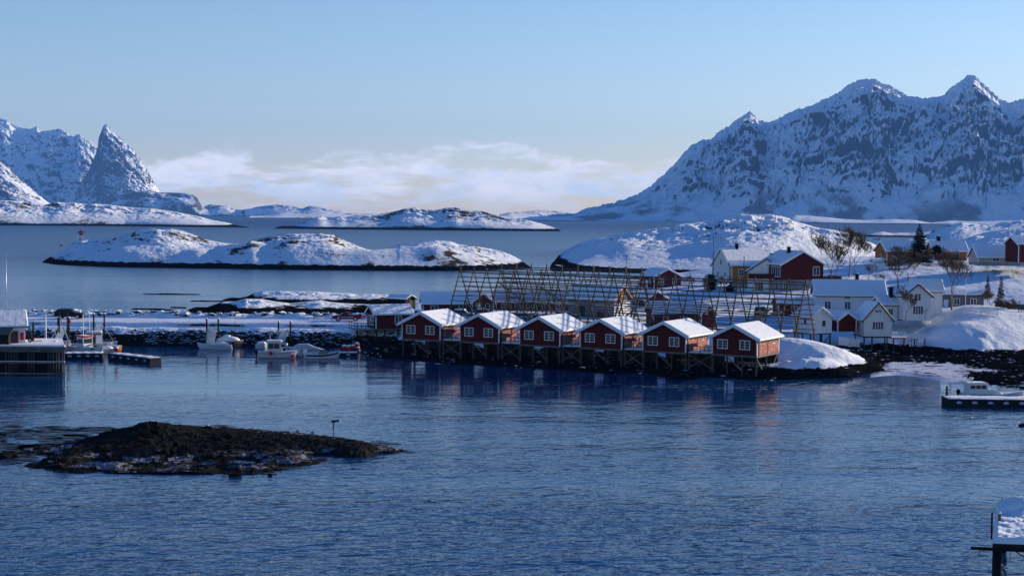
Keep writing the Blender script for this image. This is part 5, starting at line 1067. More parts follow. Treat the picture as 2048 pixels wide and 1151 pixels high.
hull(o, 7.5, 2.5, 1.0, HW, sheer=.4); wheelhouse(o, -1.0, 1.4, 1.8, .95, 1.75, mat('varnished mahogany', (.20, .07, .03), rough=.4), HW, snow=.25); mast(o, -.6, 2.7, 7.0, .06, stays=((3.2, 0, 1.3), (-3.3, .7, 1), (-3.3, -.7, 1)), arms=((5.4, 1.5),)); rail(o, [(1.6, -1.1, 1.05), (2.6, -.7, 1.2), (3.4, 0, 1.4)], .5)
o = boat('sailing_boat', 'snow-covered boat with orange-red dinghy on deck and a mast, behind the timber quay end', 100, 706, 5); hull(o, 6.8, 2.3, 1.7, HW, sheer=.4); b = MB(); b.box((-.8, 0, 1.95), (2.8, 1.6, .5), top=.8); c_ = b.build('coachroof', HW, o, bevel=.05); b = MB(); b.box((-.8, 0, 2.25), (2.6, 1.4, .12), top=.85); b.build('snow', SNOW, c_)
mast(o, -.6, 2.0, 6.2, .09, m_=METAL, stays=((3.3, 0, 2.0), (-3.3, 0, 1.8), (-.6, -1.1, 1.7)), arms=((4.0, 1.2),)); b = MB(); b.ball((-2.2, -.2, 2.2), .6, 12, 6, (1.5, .7, .5)); b.build('dinghy', mat('orange dinghy', (.5, .09, .05)), o, smooth=True); fender(o, 1.9, -1.2, 1.2, .34)
o = boat('rib_boat', 'small grey boat heaped with snow just right of the moored fishing boats', 214, 707, 3); hull(o, 3.4, 1.6, .75, ALU, sheer=.2); b = MB(); b.ball((-.2, 0, .8), 1, 12, 7, (1.2, .6, .5), zmin=0); b.build('snow_heap', SNOW, o, smooth=True); outboard(o, -1.6, .7)
o = boat('dinghy', 'small ochre-yellow dinghy filled with snow at the pontoon end', 231, 703, 0); hull(o, 2.1, 1.3, .85, mat('ochre hull', (.50, .27, .06)), dr=.1, sheer=.2, transom=.7); b = MB(); b.box((0, 0, .95), (1.7, 1.1, .12), top=.85); b.build('snow', SNOW, o, bevel=.03)
o = boat('motorboat', 'low white motorboat under snow, in front of the brown-hulled boat', 429, 697.5, -178); hull(o, 5.6, 1.9, .65, HW, sheer=.35); b = MB(); b.ball((-.6, 0, .7), 1, 12, 7, (1.9, .75, .5), zmin=0); b.build('snow_cover', SNOW, o, smooth=True); outboard(o, -2.8, .6)
o = boat('covered_boat', 'brown-hulled boat under a thick rounded snow cover, with a thin dark mast', 459, 693, 8); hull(o, 4.6, 1.9, .85, mat('brown hull', (.28, .17, .09)), sheer=.35); b = MB(); b.ball((-.2, 0, .95), 1, 14, 8, (2.0, .85, .85), zmin=0); b.box((-.4, 0, 1.75), (1.3, .9, .35), top=.8); b.build('snow_cover', SNOW, o, smooth=True); mast(o, .9, .9, 4.3, .05, DWOOD)
o = boat('motorboat', 'little white motorboat lying alone left of the aluminium workboat', 523, 696, 0); hull(o, 1.9, 1.4, .7, HW, sheer=.2, transom=.8); b = MB(); b.box((0, 0, .9), (1.4, 1.1, .35), top=.8); b.build('snow_cover', SNOW, o, bevel=.08); outboard(o, -.95, .6, s=.8)
o = boat('workboat', 'white workboat with grey wheelhouse, orange fenders and pale orange stripe near the third gangway', 556, 715, 4); hull(o, 6.0, 2.3, .95, HW, sheer=.25, transom=.9); stripe(o, 6.0, 2.3, .70, .78, mat('orange stripe', (.5, .15, .05)), transom=.9, sheer=.25, H=.95)
wheelhouse(o, -1.6, .7, 1.7, .9, 1.6, ALU, HW, nwin=2, snow=.15, whf=.5); fender(o, -1.0, -1.2, .8, .28); fender(o, 2.3, -.9, .35, .26); mast(o, -1.2, 2.5, 3.6, .04); b = MB(); b.ball((1.2, .2, 2.05), .3, 10, 6); b.build('life_raft_canister', HW, o, smooth=True); outboard(o, -3.0, .6); rail(o, [(1.2, -1.0, 1.0), (2.2, -.75, 1.1), (2.9, 0, 1.2), (2.2, .75, 1.1)], .5)
o = boat('covered_boat', 'white boat under a blue-grey tarpaulin between the workboat and the black-striped motorboat', 612, 712, 6); hull(o, 5.4, 2.1, .85, HW, sheer=.3); b = MB(); b.prism([(-2.6, .85), (2.5, 1.1), (1.2, 1.55), (.2, 1.95), (-1.3, 1.9), (-2.5, 1.25)], -.95, .95); b.build('tarpaulin', mat('blue-grey tarpaulin', (.34, .42, .52), var=.15), o, bevel=.12); b = MB(); b.box((-1.9, -1.06, .75), (1.9, .03, .85)); b.build('side_board', HW, o)
o = boat('motorboat', 'white motorboat with a broad black stripe and a small windscreen, nearest the float cluster', 647, 716.5, 7); hull(o, 5.2, 2.0, .75, HW, sheer=.5); stripe(o, 5.2, 2.0, .38, .62, DARK, sheer=.5, H=.75); b = MB(); b.prism([(-.7, .8), (.7, .85), (.1, 1.45), (-.7, 1.5)], -.75, .75); b.build('windscreen', mat('tinted acrylic', (.12, .14, .15), rough=.1, spec=.6), o, bevel=.08); outboard(o, -2.5, .7, SNOW, 1.2); rail(o, [(1.0, -.8, .95), (1.8, -.5, 1.1), (2.5, 0, 1.25), (1.8, .5, 1.1), (1.0, .8, .95)], .25)
o = boat('cabin_cruiser', 'white cabin cruiser with raised pilothouse and roof arch, moored behind the right pontoon', 1986, 799, 4); hull(o, 8.2, 2.7, .8, HW, sheer=.4, dr=.3); wheelhouse(o, -3.4, -.7, 1.9, .75, 1.25, HW, HW, rake=.5, nwin=3, snow=.12, whf=.34, wtop=.9)
b = MB(); b.prism([(-.95, .75), (.9, .78), (.5, 1.15), (-.3, 1.38), (-.95, 1.38)], -.9, .9); b.build('fore_cabin', HW, o, bevel=.12); b = MB(); b.tube([(-3.0, -.8, 2.1), (-3.0, -.7, 2.45), (-2.8, 0, 2.55), (-3.0, .7, 2.45), (-3.0, .8, 2.1)], .06, 6); b.build('radar_arch', HW, o); b = MB(); b.tube([(-2.8, 0, 2.55), (-2.8, 0, 2.75)], .28, 12); b.build('radar_dome', HW, o)
rail(o, [(.6, -1.1, 1.1), (1.8, -1.0, 1.2), (3.0, -.6, 1.35), (3.9, 0, 1.5), (3.0, .6, 1.35), (1.8, 1.0, 1.2), (.6, 1.1, 1.1)], .4); outboard(o, -4.1, .7); rail(o, [(-4.0, -1.1, 1), (-3.5, -1.15, 1)], .5)
o = boat('fishing_boat', 'distant little fishing boat with an orange-topped mast off the right-hand islet', 1754, 479.5, -8); hull(o, 8.5, 2.8, 1.6, HW, sheer=.8); wheelhouse(o, 0.6, 3.0, 2.0, 1.5, 2.2, HW, ORA, snow=0); mast(o, -1.5, 1.5, 6, .12, DARK, arms=((5, 1.6),))
b = MB(); b.box((1.8, 0, 4.1), (1.2, .3, .7)); b.build('flag_board', ORA, o)
# ============================================================ pontoons, quay, gangways, floats
def pontoon(label, a, b_, depth, z=.75, hang=4, name='floating_pontoon'):
    d = b_-a; rz = math.atan2(d.y, d.x); L = d.length; o = empty(name, a, rz, label, 'pontoon')
    b = MB(); b.box((L/2, depth/2, z/2-.1), (L, depth, z+.1-.02)); b.build('float', mat('black plastic float', (.02, .022, .025), boards='x', bstep=.4), o)
    b = MB(); b.box((L/2, depth/2, z+.06), (L+.1, depth+.1, .14)); fr = b.build('frame', mat('pontoon timber edge', (.05, .048, .045), boards='x', bstep=.3), o)
    b = MB(); n = 30; vs = []
    for i in range(n+1):
        for (yy, k) in ((.06, .02), (.3, .75), (depth*.5, 1), (depth-.3, .8), (depth-.06, .02)): vs.append((.06+(L-.12)*i/n, yy, z+.135+.16*k*(.6+.4*math.sin(i*1.7+yy)*math.cos(i*.9))*(0.1 if i in (0, n) else 1)))
    b.add(vs, [(i*5+k, (i+1)*5+k, (i+1)*5+k+1, i*5+k+1) for i in range(n) for k in range(4)]); b.build('snow', SNOW, o, smooth=True)
    for k in range(hang): b = MB(); b.ball((L*(k+.7)/(hang+.3), -.10, z*.62), .22, 8, 5, (1.6, .6, .8)); b.build('tyre_fender', mat('pale fender', (.45, .48, .55)), o, smooth=True)
    return o
pontoon('snowy black pontoon running right from the end of the timber quay', P(127, 718, 0), P(205, 717.5, 0), 2.4)
pontoon('snowy black pontoon angled towards the camera, second from the timber quay', P(216, 718, 0), P(300, 728, 0), 2.0, hang=5)
pontoon('small snowy float raft below the cluster of orange floats', P(676, 712, 0), P(715, 712, 0), 1.6, z=.4, hang=1)
pontoon('long snow-topped pontoon at the right edge in front of the cabin cruiser', P(1896, 812, 0), P(2125, 815, 0), 3.2, hang=7)
pontoon('small pontoon under the second gangway from the left', P(398, 699, 0)+Vector((0, 2.2, 0)), P(438, 699, 0)+Vector((0, 2.2, 0)), 1.6, z=.5, hang=1)
pontoon('small pontoon behind the aluminium workboat', P(545, 703, 0), P(600, 703, 0), 1.5, z=.5, hang=1)
def gangway(label, top, bot, w_=1.3, posts=True):
    o = empty('gangway', bot, 0, label, 'gangway', None); t = top-bot; sd = Vector((1, 0, 0)); sd = t.normalized().cross(Vector((0, 0, 1))).normalized(); L = t.length; n = int(L/.35)
    b = MB()
    for s in (-1, 1): b.bar(sd*s*w_/2, t+sd*s*w_/2, .08, .14)
    for k in range(n): p = t*(k+.5)/n; b.bar(p-sd*w_/2, p+sd*w_/2, .10, .05)
    b.build('ramp', ALU, o)
    b = MB()
    for k in range(n): p = t*(k+.5)/n+Vector((0, 0, .05)); b.bar(p-sd*(w_/2-.05), p+sd*(w_/2-.05), .20, .06)
    b.build('snow_on_treads', SNOW, o)
    b = MB()
    for s in (-1, 1):
        b.bar(sd*s*w_/2+Vector((0, 0, .95)), t+sd*s*w_/2+Vector((0, 0, .95)), .05)
        for k in range(5): p = t*k/4+sd*s*w_/2; b.bar(p, p+Vector((0, 0, .95)), .04)
    b.build('handrail', ALU, o)
    if posts:
        for s in (-1, 1): b = MB(); b.tube([t+sd*s*(w_/2+.35)+Vector((0, 0, -3.2)), t+sd*s*(w_/2+.35)+Vector((0, 0, 1.7))], .14, 7); p_ = b.build('post', DWOOD, o); b = MB(); b.ball(t+sd*s*(w_/2+.35)+Vector((0, 0, 1.72)), .22, 7, 5, (1, 1, .6)); b.build('snow_cap', SNOW, p_, smooth=True)
        b = MB(); b.bar(t-sd*(w_/2+.5)+Vector((0, .1, -.1)), t+sd*(w_/2+.5)+Vector((0, .1, -.1)), .14); b.build('crossbeam', DWOOD, o)
    return o
gangway('slender gangway right of the left fishing boats, between two dark posts', Q(198, 647, 250), Q(198.5, 688, 233), 1.0)
gangway('gangway with side frames leading down to the low white motorboat', Q(425, 657, 249), Q(420, 689, 243), 1.2)
gangway('steep slatted gangway with snow-capped posts behind the aluminium workboat', Q(569, 663, 249), Q(559, 689, 243), 1.3)
gangway('slanting snowy gangway beside the black mooring triangle, left of the fishing boats', Q(127, 655, 246), Q(108, 694, 226), 1.0)
# timber quay
qo = empty('timber_quay', Q(130, 693, 202), 0, 'old timber quay with pale upright piles and a snowy deck, bottom left harbour', 'quay'); qo.location.z = 0; QL, QD = 22, 12
SHR = -.33   # the end wall runs back and away to the left
def slab(x0, x1, y0, y1, z0, z1):
    b = MB(); pts = [(x0+SHR*y0, y0), (x1+SHR*y0, y0), (x1+SHR*y1, y1), (x0+SHR*y1, y1)]; b.add([(*p, z0) for p in pts]+[(*p, z1) for p in pts], [(3, 2, 1, 0), (4, 5, 6, 7), (0, 1, 5, 4), (1, 2, 6, 5), (2, 3, 7, 6), (3, 0, 4, 7)]); return b
slab(-QL, 0, 0, QD, 3.47, 3.97).build('deck', WOOD, qo)
b = MB(); n = 40; vs = []
for i in range(n+1):
    for (yy, k) in ((.05, .1), (.3, 1), (3, .5), (QD-.3, .6), (QD, .1)): vs.append((-QL*i/n+SHR*yy, yy, 3.975+.14*k*(.7+.3*math.sin(i*2.1+yy*3))))
b.add(vs, [(i*5+k, (i+1)*5+k, (i+1)*5+k+1, i*5+k+1) for i in range(n) for k in range(4)]); b.build('deck_snow', snow_mat('trodden snow', (.72, .72, .74)), qo, smooth=True)
slab(-QL, -.3, .6, QD-.3, -.5, 3.45).build('core', mat('dark crib', (.008, .008, .008)), qo)
rn = random.Random(8); x = -.15; k = 0
while x > -QL:
    gap = [.36, .36, .36, .36, .36, .36, 1.9, .38, .38, 1.5, .38, .38, .38, .38, 1.9][k % 15]
    b = MB(); b.tube([(x, .05, -.6), (x+rn.uniform(-.04, .04), .05, 3.45)], .10, 7); b.build('pile', PILE, qo, smooth=True); x -= gap; k += 1
for (yy, zz) in ((-.10, 3.3), (-.14, 1.75), (-.1, .25)): b = MB(); b.box((-QL/2, yy, zz), (QL, .12, .24)); w_ = b.build('waling', WOOD, qo); 
b = MB(); b.box((-QL/2, -.15, 1.92), (QL, .14, .07)); b.build('waling_snow', SNOW, qo)
b = MB(); b.box((-QL/2, .0, 4.02), (QL, .25, .22)); b.build('kerb_beam', SNOW, qo)
# forklift on the quay
o = empty('forklift', Q(52, 684, 207.5), R(8), 'black forklift with a raised mast frame parked on the timber quay', 'forklift'); o.location.z = 4.05
b = MB(); b.box((0, 0, .7), (1.7, 1.1, .7)); b.build('body', DARK, o, bevel=.06); b = MB()
for sx, sy in ((-.7, -.5), (.5, -.5), (-.7, .5), (.5, .5)): b.bar((sx, sy, 1), (sx*.9, sy, 2.1), .07)
b.box((-.1, 0, 2.13), (1.3, 1.1, .08)); b.build('cage', DARK, o); b = MB()
for sy in (-.35, .35): b.box((.98, sy, 1.4), (.12, .1, 2.6))
for zz in (.5, 1.6, 2.6): b.box((.98, 0, zz), (.08, .66, .1))
b.build('mast_frame', DARK, o); b = MB(); b.box((1.6, -.3, .15), (1.1, .12, .05)); b.box((1.6, .3, .15), (1.1, .12, .05)); b.build('forks', DARK, o)
for sx in (-.6, .65):
    for sy in (-.5, .5): b = MB(); b.tube([(sx, sy-.1, .3), (sx, sy+.1, .3)], .3, 12); w_ = b.build('wheel', RUB, o); b = MB(); b.tube([(sx, sy-.12, .3), (sx, sy+.12, .3)], .14, 8); b.build('rim', RIM, w_)
o = empty('quay_kiosk', Q(6, 690, 203), 0, 'small dark lean-to shelter on the quay in front of the white quay house', 'shelter'); o.location.z = 4.0
b = MB(); b.prism([(-1.1, 0), (.75, 0), (.75, 1.45), (-1.1, 1.45)], 0, .9); b.build('wall', DARK, o); b = MB(); b.add([(-1.3, -.35, 1.42), (1.1, -.35, 1.42), (1.1, 1.2, 2.2), (-1.3, 1.2, 2.2), (-1.3, -.35, 1.5), (1.1, -.35, 1.5), (1.1, 1.2, 2.28), (-1.3, 1.2, 2.28)], [(3, 2, 1, 0), (4, 5, 6, 7), (0, 1, 5, 4), (1, 2, 6, 5), (2, 3, 7, 6), (3, 0, 4, 7)]); b.build('roof', mat('felt roof', (.12, .11, .10)), o)
# floats by the boathouse shore
def float_ball(label, px, py, Y, rad, m_):
    p = Q(px, py, Y); o = empty('net_float', p, 0, label, 'float', 'orange net floats by the shore'); b = MB(); b.ball((0, 0, 0), rad, 12, 8); q = b.build('ball', m_, o, smooth=True); b = MB(); b.ball((0, 0, rad*.12), rad*.98, 12, 8, (1.02, 1.02, 1.0), zmin=.35); b.build('snow_cap', SNOW, q, smooth=True); b = MB(); b.tube([(0, 0, -rad), (.05, 0, -rad*2)], .03, 5); b.build('rope', DARK, q)
for px, py, rd_, c_, l in ((688, 694, .42, ORA, 'leftmost of the orange floats hanging above the small raft'), (697, 695, .45, ORA, 'orange float second from left above the small raft'), (707, 693, .40, ORA, 'orange float third from left above the small raft'), (714, 689, .42, ORA, 'highest and rightmost of the orange snow-capped floats'),
                      (715.5, 697, .40, mat('green float', (.03, .12, .06)), 'single dark green float beside the orange ones'), (717, 702, .30, ORA, 'lowest orange float, just under the green one')): float_ball(l, px, py, 240, rd_, c_)
float_ball('big orange-red float standing on the second pontoon beside the yellow dinghy', 233, 698, 223, .42, ORA); float_ball('orange float on the quay end beside the dinghy-carrying boat', 111, 686, 209, .40, ORA)
float_ball('small pale buoy floating in the cove by the mooring post', 1880, 775, 196, .22, mat('pale buoy', (.6, .5, .5))); float_ball('small white buoy floating alone in the dark water below the headland bank', 1838, 841, 164.5, .12, HW)
o = empty('floating_log', P(2046, 851, 0), R(20), 'black end of a floating log just inside the right edge', 'log'); b = MB(); b.tube([(-.5, 0, .08), (1.8, 0, .3)], [.14, .2], 8); b.build('trunk', DARK, o, smooth=True); b = MB(); b.tube([(-.1, 0, .15), (-.25, -.1, .5)], [.06, .04], 6); b.build('stub', DARK, o)
# old mooring tripod poles above the rocks left
o = empty('spar_stand', Q(131, 668, 240), 0, 'dark upright poles and slanting pale spar standing over the riprap at left', 'spar stand'); o.location.z = 0
for (x_, h_) in ((-1.0, 6.0), (.3, 5.9)): b = MB(); b.tube([(x_, 0, 0), (x_, 0, h_)], .12, 7); b.build('pole', DWOOD, o)
b = MB(); b.tube([(-.9, 0, 5.3), (1.7, -4, 1.6)], .09, 6); b.build('spar', METAL, o); fender(o, .8, -.2, 4.6, .2)
# foreground dock at lower right
o = empty('old_dock', P(1985, 1085, 3.0), 0, 'snow-buried corner of an old timber dock on dark piles, lower right', 'dock'); DA = P(1985, 1086, 3.0); DB = P(1993, 1012, 3.0)-DA; 
dv = [Vector((0, 0, 0)), Vector((11, -1.4, 0)), Vector((11, DB.y, 0)), Vector((DB.x, DB.y, 0))]
b = MB(); b.add([v+Vector((0, 0, -.32)) for v in dv]+[v+Vector((0, 0, -.03)) for v in dv], [(3, 2, 1, 0), (4, 5, 6, 7), (0, 1, 5, 4), (1, 2, 6, 5), (2, 3, 7, 6), (3, 0, 4, 7)]); b.build('deck', DWOOD, o)
n1_, n2_ = 90, 70; U, V_ = np.meshgrid(np.linspace(.0, 1, n1_), np.linspace(.0, 1, n2_)); X = (1-V_)*(0+11*U)+V_*(DB.x+(11-DB.x)*U); Y = (1-V_)*(-1.4*U)+V_*DB.y; e_ = np.minimum(np.minimum(U*11/.25, V_*12/.25), (1-V_)*12/.25); Z = -.02+.30*np.clip(e_, 0, 1)**.5+.16*fbm(X*.9, Y*.9, 4)*np.clip(e_, 0, 1)+.9*np.exp(-((X-4.6)/1.5)**2-((Y-8.5)/1.6)**2)+.10*fbm(X*3, Y*1.2, 3, ridged=True)*np.clip(e_, 0, 1)
s_ = grid_mesh('snow', X, Y, Z, SNOW); s_.parent = o
b = MB(); b.tube([(.35, .2, -.33), (.35, .2, -4.2)], .27, 10); b.build('pile', DARK, o, smooth=True)
for (x_, y_) in ((7, 0), (DB.x+.4, DB.y-.4), (8, DB.y-.4)): b = MB(); b.tube([(x_, y_, -.33), (x_, y_, -4)], .2, 8); b.build('pile', DARK, o, smooth=True)
b = MB(); b.bar((-1.35, -.25, -.25), (11, -1.75, -.45), .12, .16); b.build('edge_beam', DARK, o); b = MB(); b.tube([(-.85, -.25, -.3), (-.83, -.25, -.75)], .02, 5); b.build('hanging_bolt', DARK, o)
b = MB(); b.tube([(.95, -.3, -.35), (.97, -.3, -.9)], .02, 5); b.build('hanging_bolt', DARK, o); b = MB(); b.tube([(1.2, -.35, -.35), (1.5, -.35, -.6), (1.75, -.35, -.7)], .04, 5); b.build('hook', DARK, o)
p_ = P(1999, 1047, 3.1)-DA; b = MB(); b.tube([(p_.x, p_.y, -.1), (p_.x, p_.y, .75)], .09, 8); q_ = b.build('bollard', mat('brown bollard', (.16, .09, .05)), o); b = MB(); b.ball((p_.x, p_.y, .76), .12, 8, 5, (1, 1, .5)); b.build('snow_cap', SNOW, q_)
p_ = P(2004, 1012, 3.1)-DA; b = MB(); b.tube([(p_.x, p_.y, -.1), (p_.x, p_.y, .6)], .07, 8); b.build('bollard', DARK, o)
p_ = P(1987, 1040, 3.0)-DA; b = MB(); b.tube([(p_.x-.1, p_.y, -1.2), (p_.x-.1, p_.y, .45)], .06, 8); b.build('side_post', DARK, o)

# ============================================================ gulls on the skerry
def gull(label, px, py, Y, rz, dark=False):
    p = Q(px, py, Y); p.z = skz(p)+.02; o = empty('gull', p, R(rz), label, 'bird', 'gulls resting on the dark skerry'); GW = mat('gull white', (.7, .7, .7)); GG = mat('gull grey', (.3, .31, .33))
    b = MB(); b.tube([(-.24, 0, .20), (-.12, 0, .20), (.02, 0, .21), (.13, 0, .24), (.17, 0, .32), (.21, 0, .36), (.26, 0, .35)], [.015, .06, .09, .075, .045, .05, .015], 8); b.build('body', GW, o, smooth=True)
    for sy in (-1, 1): b = MB(); b.tube([(.08, sy*.075, .25), (-.10, sy*.07, .24), (-.32, sy*.02, .21)], [.03, .05, .01], 6); b.build('wing', GG, o, smooth=True)
    b = MB(); b.tube([(.25, 0, .35), (.32, 0, .34)], [.015, .005], 5); b.build('beak', mat('beak yellow', (.5, .35, .05)), o)
    for sy in (-1, 1): b = MB(); b.tube([(.0, sy*.03, .15), (.0, sy*.03, -.02)], .01, 4); b.build('leg', mat('gull leg', (.3, .2, .15)), o)
for px, py, Y, a, l in ((597, 868, 152, 20, 'grey-white gull standing left of the pair on the skerry ridge'), (616, 868, 152, 170, 'left gull of the close pair near the leaning signpost'), (624, 869, 151, 160, 'right gull of the close pair near the leaning signpost'), (505, 876, 148, 10, 'gull sitting alone in the middle of the dark skerry'), (306, 882, 146, 200, 'gull among the boulders at the left part of the skerry'), (415, 858, 152, 30, 'gull perched on the boulder at the hump of the skerry')): gull(l, px, py, Y, a)
# ============================================================ trees
BARK = mat('bark', (.085, .065, .05), var=.3); BARKL = mat('pale bark', (.20, .17, .14), var=.3); TWIG = mat('twigs', (.085, .052, .040), var=.3); NEED = mat('spruce needles', (.012, .022, .016), var=.5, vscale=2.0, bump=.05)
def bare_tree(label, loc, h, spread, seed, trunk=.16, name='bare_tree', bark=BARK, cat='tree', group='bare trees around the upper houses', depth=6, lean=0, split=3):
    rnd = random.Random(seed); o = empty(name, loc, 0, label, cat, group); tr = MB(); tw = MB(); cnt = [0]
    def grow(p, d, L, r_, lv):
        pts = [p]; q = Vector(p); dd = Vector(d); n = 3
        for k in range(n):
            dd = (dd+Vector((rnd.uniform(-.16, .16), rnd.uniform(-.16, .16), .05))).normalized(); q = q+dd*L/n; pts.append(q.copy())
        mr = .0021*h; r_ = max(r_, mr*1.2); rr = [max(mr, r_*(1-.45*k/n)) for k in range(n+1)]; (tr if lv <= 1 else tw).tube(pts, rr, 6 if lv <= 1 else 3, caps=False)
        if lv >= depth: return
        nb = split if lv < 2 else rnd.choice((3, 3, 4))
        for k in range(nb):
            a = 6.28*(k+rnd.random())/nb; side = Vector((math.cos(a), math.sin(a), 0)); ang = rnd.uniform(.35, .75)*spread; nd = (dd*math.cos(ang)+side*math.sin(ang)+Vector((0, 0, .10))).normalized()
            sp_ = pts[-1] if k < 2 else pts[-2]; grow(sp_, nd, L*rnd.uniform(.60, .82), rr[-1]*rnd.uniform(.62, .82), lv+1)
    grow(Vector((0, 0, -.2)), Vector((lean, 0, 1)).normalized(), h*.30, trunk, 0)
    tr.build('trunk', bark, o, smooth=True); tw.build('crown', TWIG, o, normals=False); return o
def tl(px, Y): p = GY(px, Y, 0); p.z = gz(p); return p
def tq(px, py, Y): return Q(px, py, Y)
bare_tree('large bare tree rising in front of the big red house gable', tq(1664, 586, 316), 14.5, 1.1, 1, .24)
bare_tree('bare bushy tree right of the big red house, against the headland', tq(1698, 552, 345), 12, .9, 2, .2, bark=BARKL)
bare_tree('second bare tree close behind, its crown touching the headland skyline', tq(1708, 550, 350), 11.5, 1.0, 22, .16, bark=BARKL)
bare_tree('bare tree before the orange house, left one of two', tq(1797, 582, 318), 9.8, 1.05, 3, .17)
bare_tree('bare tree before the orange house, right one of two, with pale limbs', tq(1817, 572, 322), 9.6, 1.15, 4, .18, bark=BARKL)
bare_tree('low twiggy tree below the orange house, left of the white shed', tq(1737, 560, 335), 4.4, 1.3, 5, .1)
bare_tree('tallest broad bare tree on the mound behind the picket fence', tq(1902, 628, 262), 12.5, 1.05, 6, .22, bark=BARKL)
bare_tree('small bare tree right in front of the two-storey white house', tq(1811, 645, 249), 6.6, .9, 7, .12, bark=BARKL)
bare_tree('slender bare tree at the right edge below the dark building', tq(2028, 662, 262), 6.8, .8, 8, .11, bark=BARKL)
bare_tree('brown shrub thicket left of the small spruces', tq(1985, 626, 268), 5.0, 1.3, 9, .08, name='bare_shrub', cat='shrub', group='bare shrubs')
bare_tree('reddish shrub thicket at the right of the small spruces', tq(2012, 640, 270), 4.4, 1.3, 10, .07, name='bare_shrub', cat='shrub', group='bare shrubs')
bare_tree('small bare shrub on the slope beside the low beige house', tq(1973, 548, 318), 2.6, 1.0, 11, .04, name='bare_shrub', cat='shrub', group='bare shrubs', depth=4)
bare_tree('twiggy shrub at the corner of the white two-storey house', tq(1850, 641, 250), 3.0, 1.0, 12, .05, name='bare_shrub', cat='shrub', group='bare shrubs', depth=4)
bare_tree('brown shrub right of the middle red house at the shore', tq(1375, 582, 366), 4.5, 1.4, 13, .06, name='bare_shrub', cat='shrub', group='bare shrubs')
bare_tree('bare shrub left of the pale gable house', tq(1438, 556, 356), 4.2, 1.2, 14, .06, name='bare_shrub', cat='shrub', group='bare shrubs', depth=4)
bare_tree('dark shrub before the right drying rack end', tq(1565, 618, 280), 2.4, 1.5, 15, .06, name='bare_shrub', cat='shrub', group='bare shrubs', depth=4)
bare_tree('tangle of shrub on the slope behind the long white house', tq(1760, 570, 312), 3.6, 1.5, 16, .07, name='bare_shrub', cat='shrub', group='bare shrubs')
def spruce(label, loc, h, wid, seed, snow=0.0, name='spruce', round_=False):
    rnd = random.Random(seed); o = empty(name, loc, rnd.uniform(0, 6), label, 'tree', 'spruces'); b = MB(); b.tube([(0, 0, -.3), (0, 0, h*.97)], [h*.022, .02], 7); b.build('trunk', BARK, o, smooth=True)
    cr = MB(); sn = MB(); n = int(h*4.2)+6
    for i in range(n):
        t = i/(n-1); z = h*(.06+.92*t); R_l = wid*((1-t)**.85 if not round_ else math.sin(math.pi*(.15+.8*t))**.7)+.08; nb = int(7+R_l*5)
        for k in range(nb):
            a = rnd.uniform(0, 6.28); L = R_l*rnd.uniform(.6, 1.12); dz = -L*rnd.uniform(.10, .38) if not round_ else L*rnd.uniform(-.2, .2); tip = Vector((math.cos(a)*L, math.sin(a)*L, z+dz+.12*L)); root = Vector((0, 0, z)); sd = Vector((-math.sin(a), math.cos(a), 0))
            m = 5
            for q in range(m):      # drooping twig blades along the branch
                f0, f1 = q/m, (q+1.25)/m; p0 = root.lerp(tip, f0); p1 = root.lerp(tip, min(1.08, f1)); w_ = (.16+.10*L)*(1.15-f0)
                for s in (-1, 1):
                    e = p1+sd*s*w_*1.6+Vector((0, 0, -rnd.uniform(.02, .16))); cr.add([p0, p0.lerp(p1, .5)+Vector((0, 0, .02)), e, p0+sd*s*w_*.6+Vector((0, 0, -.08))], [(0, 1, 2, 3)])
            if snow and rnd.random() < snow: p0 = root.lerp(tip, .55); p1 = tip; sn.add([p0+Vector((0, 0, .06)), p0.lerp(p1, .5)+sd*.12+Vector((0, 0, .08)), p1+Vector((0, 0, .04)), p0.lerp(p1, .5)-sd*.12+Vector((0, 0, .08))], [(0, 1, 2, 3)])
    c_ = cr.build('crown', NEED, o, normals=False)
    if snow: sn.build('snow', SNOW, c_, normals=False)
    return o
spruce('big dark spruce standing between the two orange houses', tq(1838, 526, 366), 9.9, 3.3, 1)
spruce('low rounded dark conifer just right of the big spruce', tq(1874, 516, 366), 3.2, 1.6, 2, name='conifer_bush', round_=True)
spruce('narrow young spruce, left one of two on the right slope', tq(1975, 598, 290), 4.6, .75, 3, snow=.15)
spruce('taller snow-flecked young spruce, right one of two on the right slope', tq(2001, 632, 275), 7.4, 1.25, 4, snow=.45)
spruce('round dark conifer bush left of the yellow house under the utility pole', tq(1421, 583, 336), 3.9, 1.75, 5, name='conifer_bush', round_=True)
spruce('low dark conifer bush in front of the white car', tq(1459, 586, 328), 1.7, 1.5, 6, name='conifer_bush', round_=True)


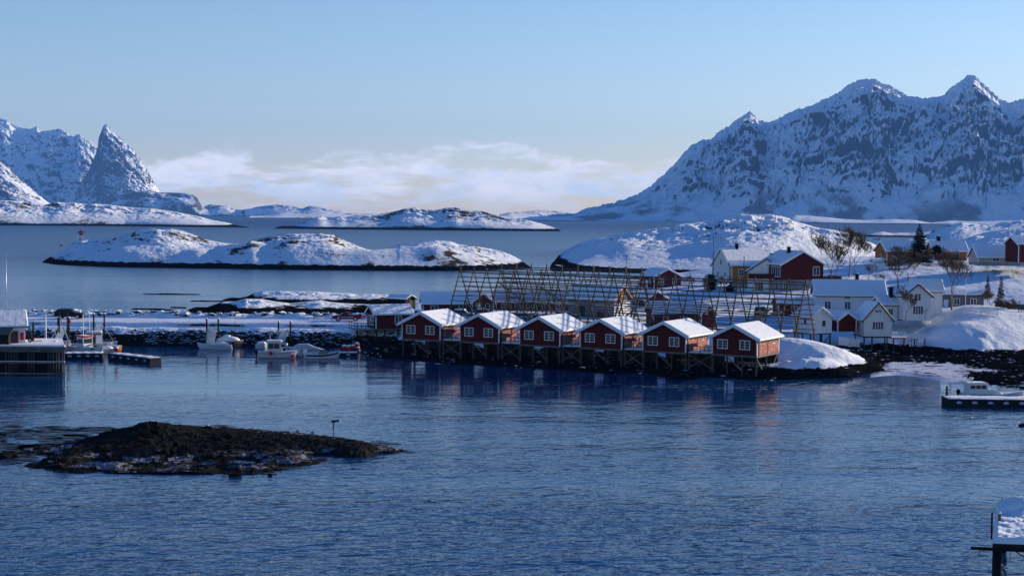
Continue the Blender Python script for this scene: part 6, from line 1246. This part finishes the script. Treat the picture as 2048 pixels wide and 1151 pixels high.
hd = [q for q in bpy.data.objects if q.name == 'headland'][0].data; HV = np.empty(len(hd.vertices)*3); hd.vertices.foreach_get('co', HV); HV = HV.reshape(-1, 3); HP = 1024+HV[:, 0]/HV[:, 1]*3000
for i, (px, Yd, h, lab) in enumerate([(1300, 700, 3.5, 'leftmost leafless shrub on the snowy headland, above the middle red house'), (1348, 668, 4.0, 'low leafless shrub on the headland foot, above right of the middle red house'), (1400, 720, 3.6, 'leafless shrub on the headland just left of the tall utility pole'), (1462, 742, 4.4, 'leafless shrub on the headland straight above the pale house chimney'),
    (1512, 705, 4.2, 'leafless shrub on the headland above the yellow house'), (1548, 760, 4.6, 'dark leafless shrub high on the headland above the big red house'), (1575, 690, 4.0, 'leafless shrub on the headland just above the big red house roof'), (1622, 740, 4.4, 'leafless shrub on the headland slope behind the large bare tree'), (1655, 790, 4.2, 'rightmost leafless shrub near the headland skyline')]):
    k = np.argmin(np.abs(HP-px)/6+np.abs(HV[:, 1]-Yd)/3); bare_tree(lab, Vector(HV[k]), h, 1.3, 100+i, .09, name='bare_shrub', cat='shrub', group='shrubs on the headland slope', depth=4)
for i, (px, Y, h, lab) in enumerate([(1762, 300, 2.2, 'thin sapling by the right gable of the long white house'), (1870, 256, 1.6, 'thin sapling at the left end of the picket fence'), (1990, 330, 2.6, 'thin sapling on the slope right of the tiny dark hut'), (2030, 330, 2.2, 'thin sapling on the slope near the right edge below the tall red house'),
    (1945, 325, 2.0, 'thin sapling beside the tiny dark hut'), (1905, 330, 2.4, 'thin sapling on the slope below the right orange house'), (1840, 322, 2.2, 'thin sapling midway between the orange house trees and the tallest bare tree')]):
    q = GY(px, Y, 0); q.z = gz(q); bare_tree(lab, q, h*1.3, 1.2, 200+i, .05, name='sapling', cat='shrub', group='saplings in the snow', depth=4)
# ------------------------------------------------------------ the air
hb = MB(); hb.box((0, 10150, 620), (34000, 21300, 1260)); 
hm = bpy.data.materials.new("haze"); hm.use_nodes = True; t = hm.node_tree; t.nodes.clear(); T = NT(t)
vol = T.n('ShaderNodeVolumePrincipled'); vol.inputs['Color'].default_value = (.16, .42, 1, 1); vol.inputs['Density'].default_value = HAZE; vol.inputs['Anisotropy'].default_value = 0.0
o = T.n('ShaderNodeOutputMaterial'); T.put(o.inputs['Volume'], vol.outputs[0])
ho = tag(hb.build('haze', hm), kind='stuff')
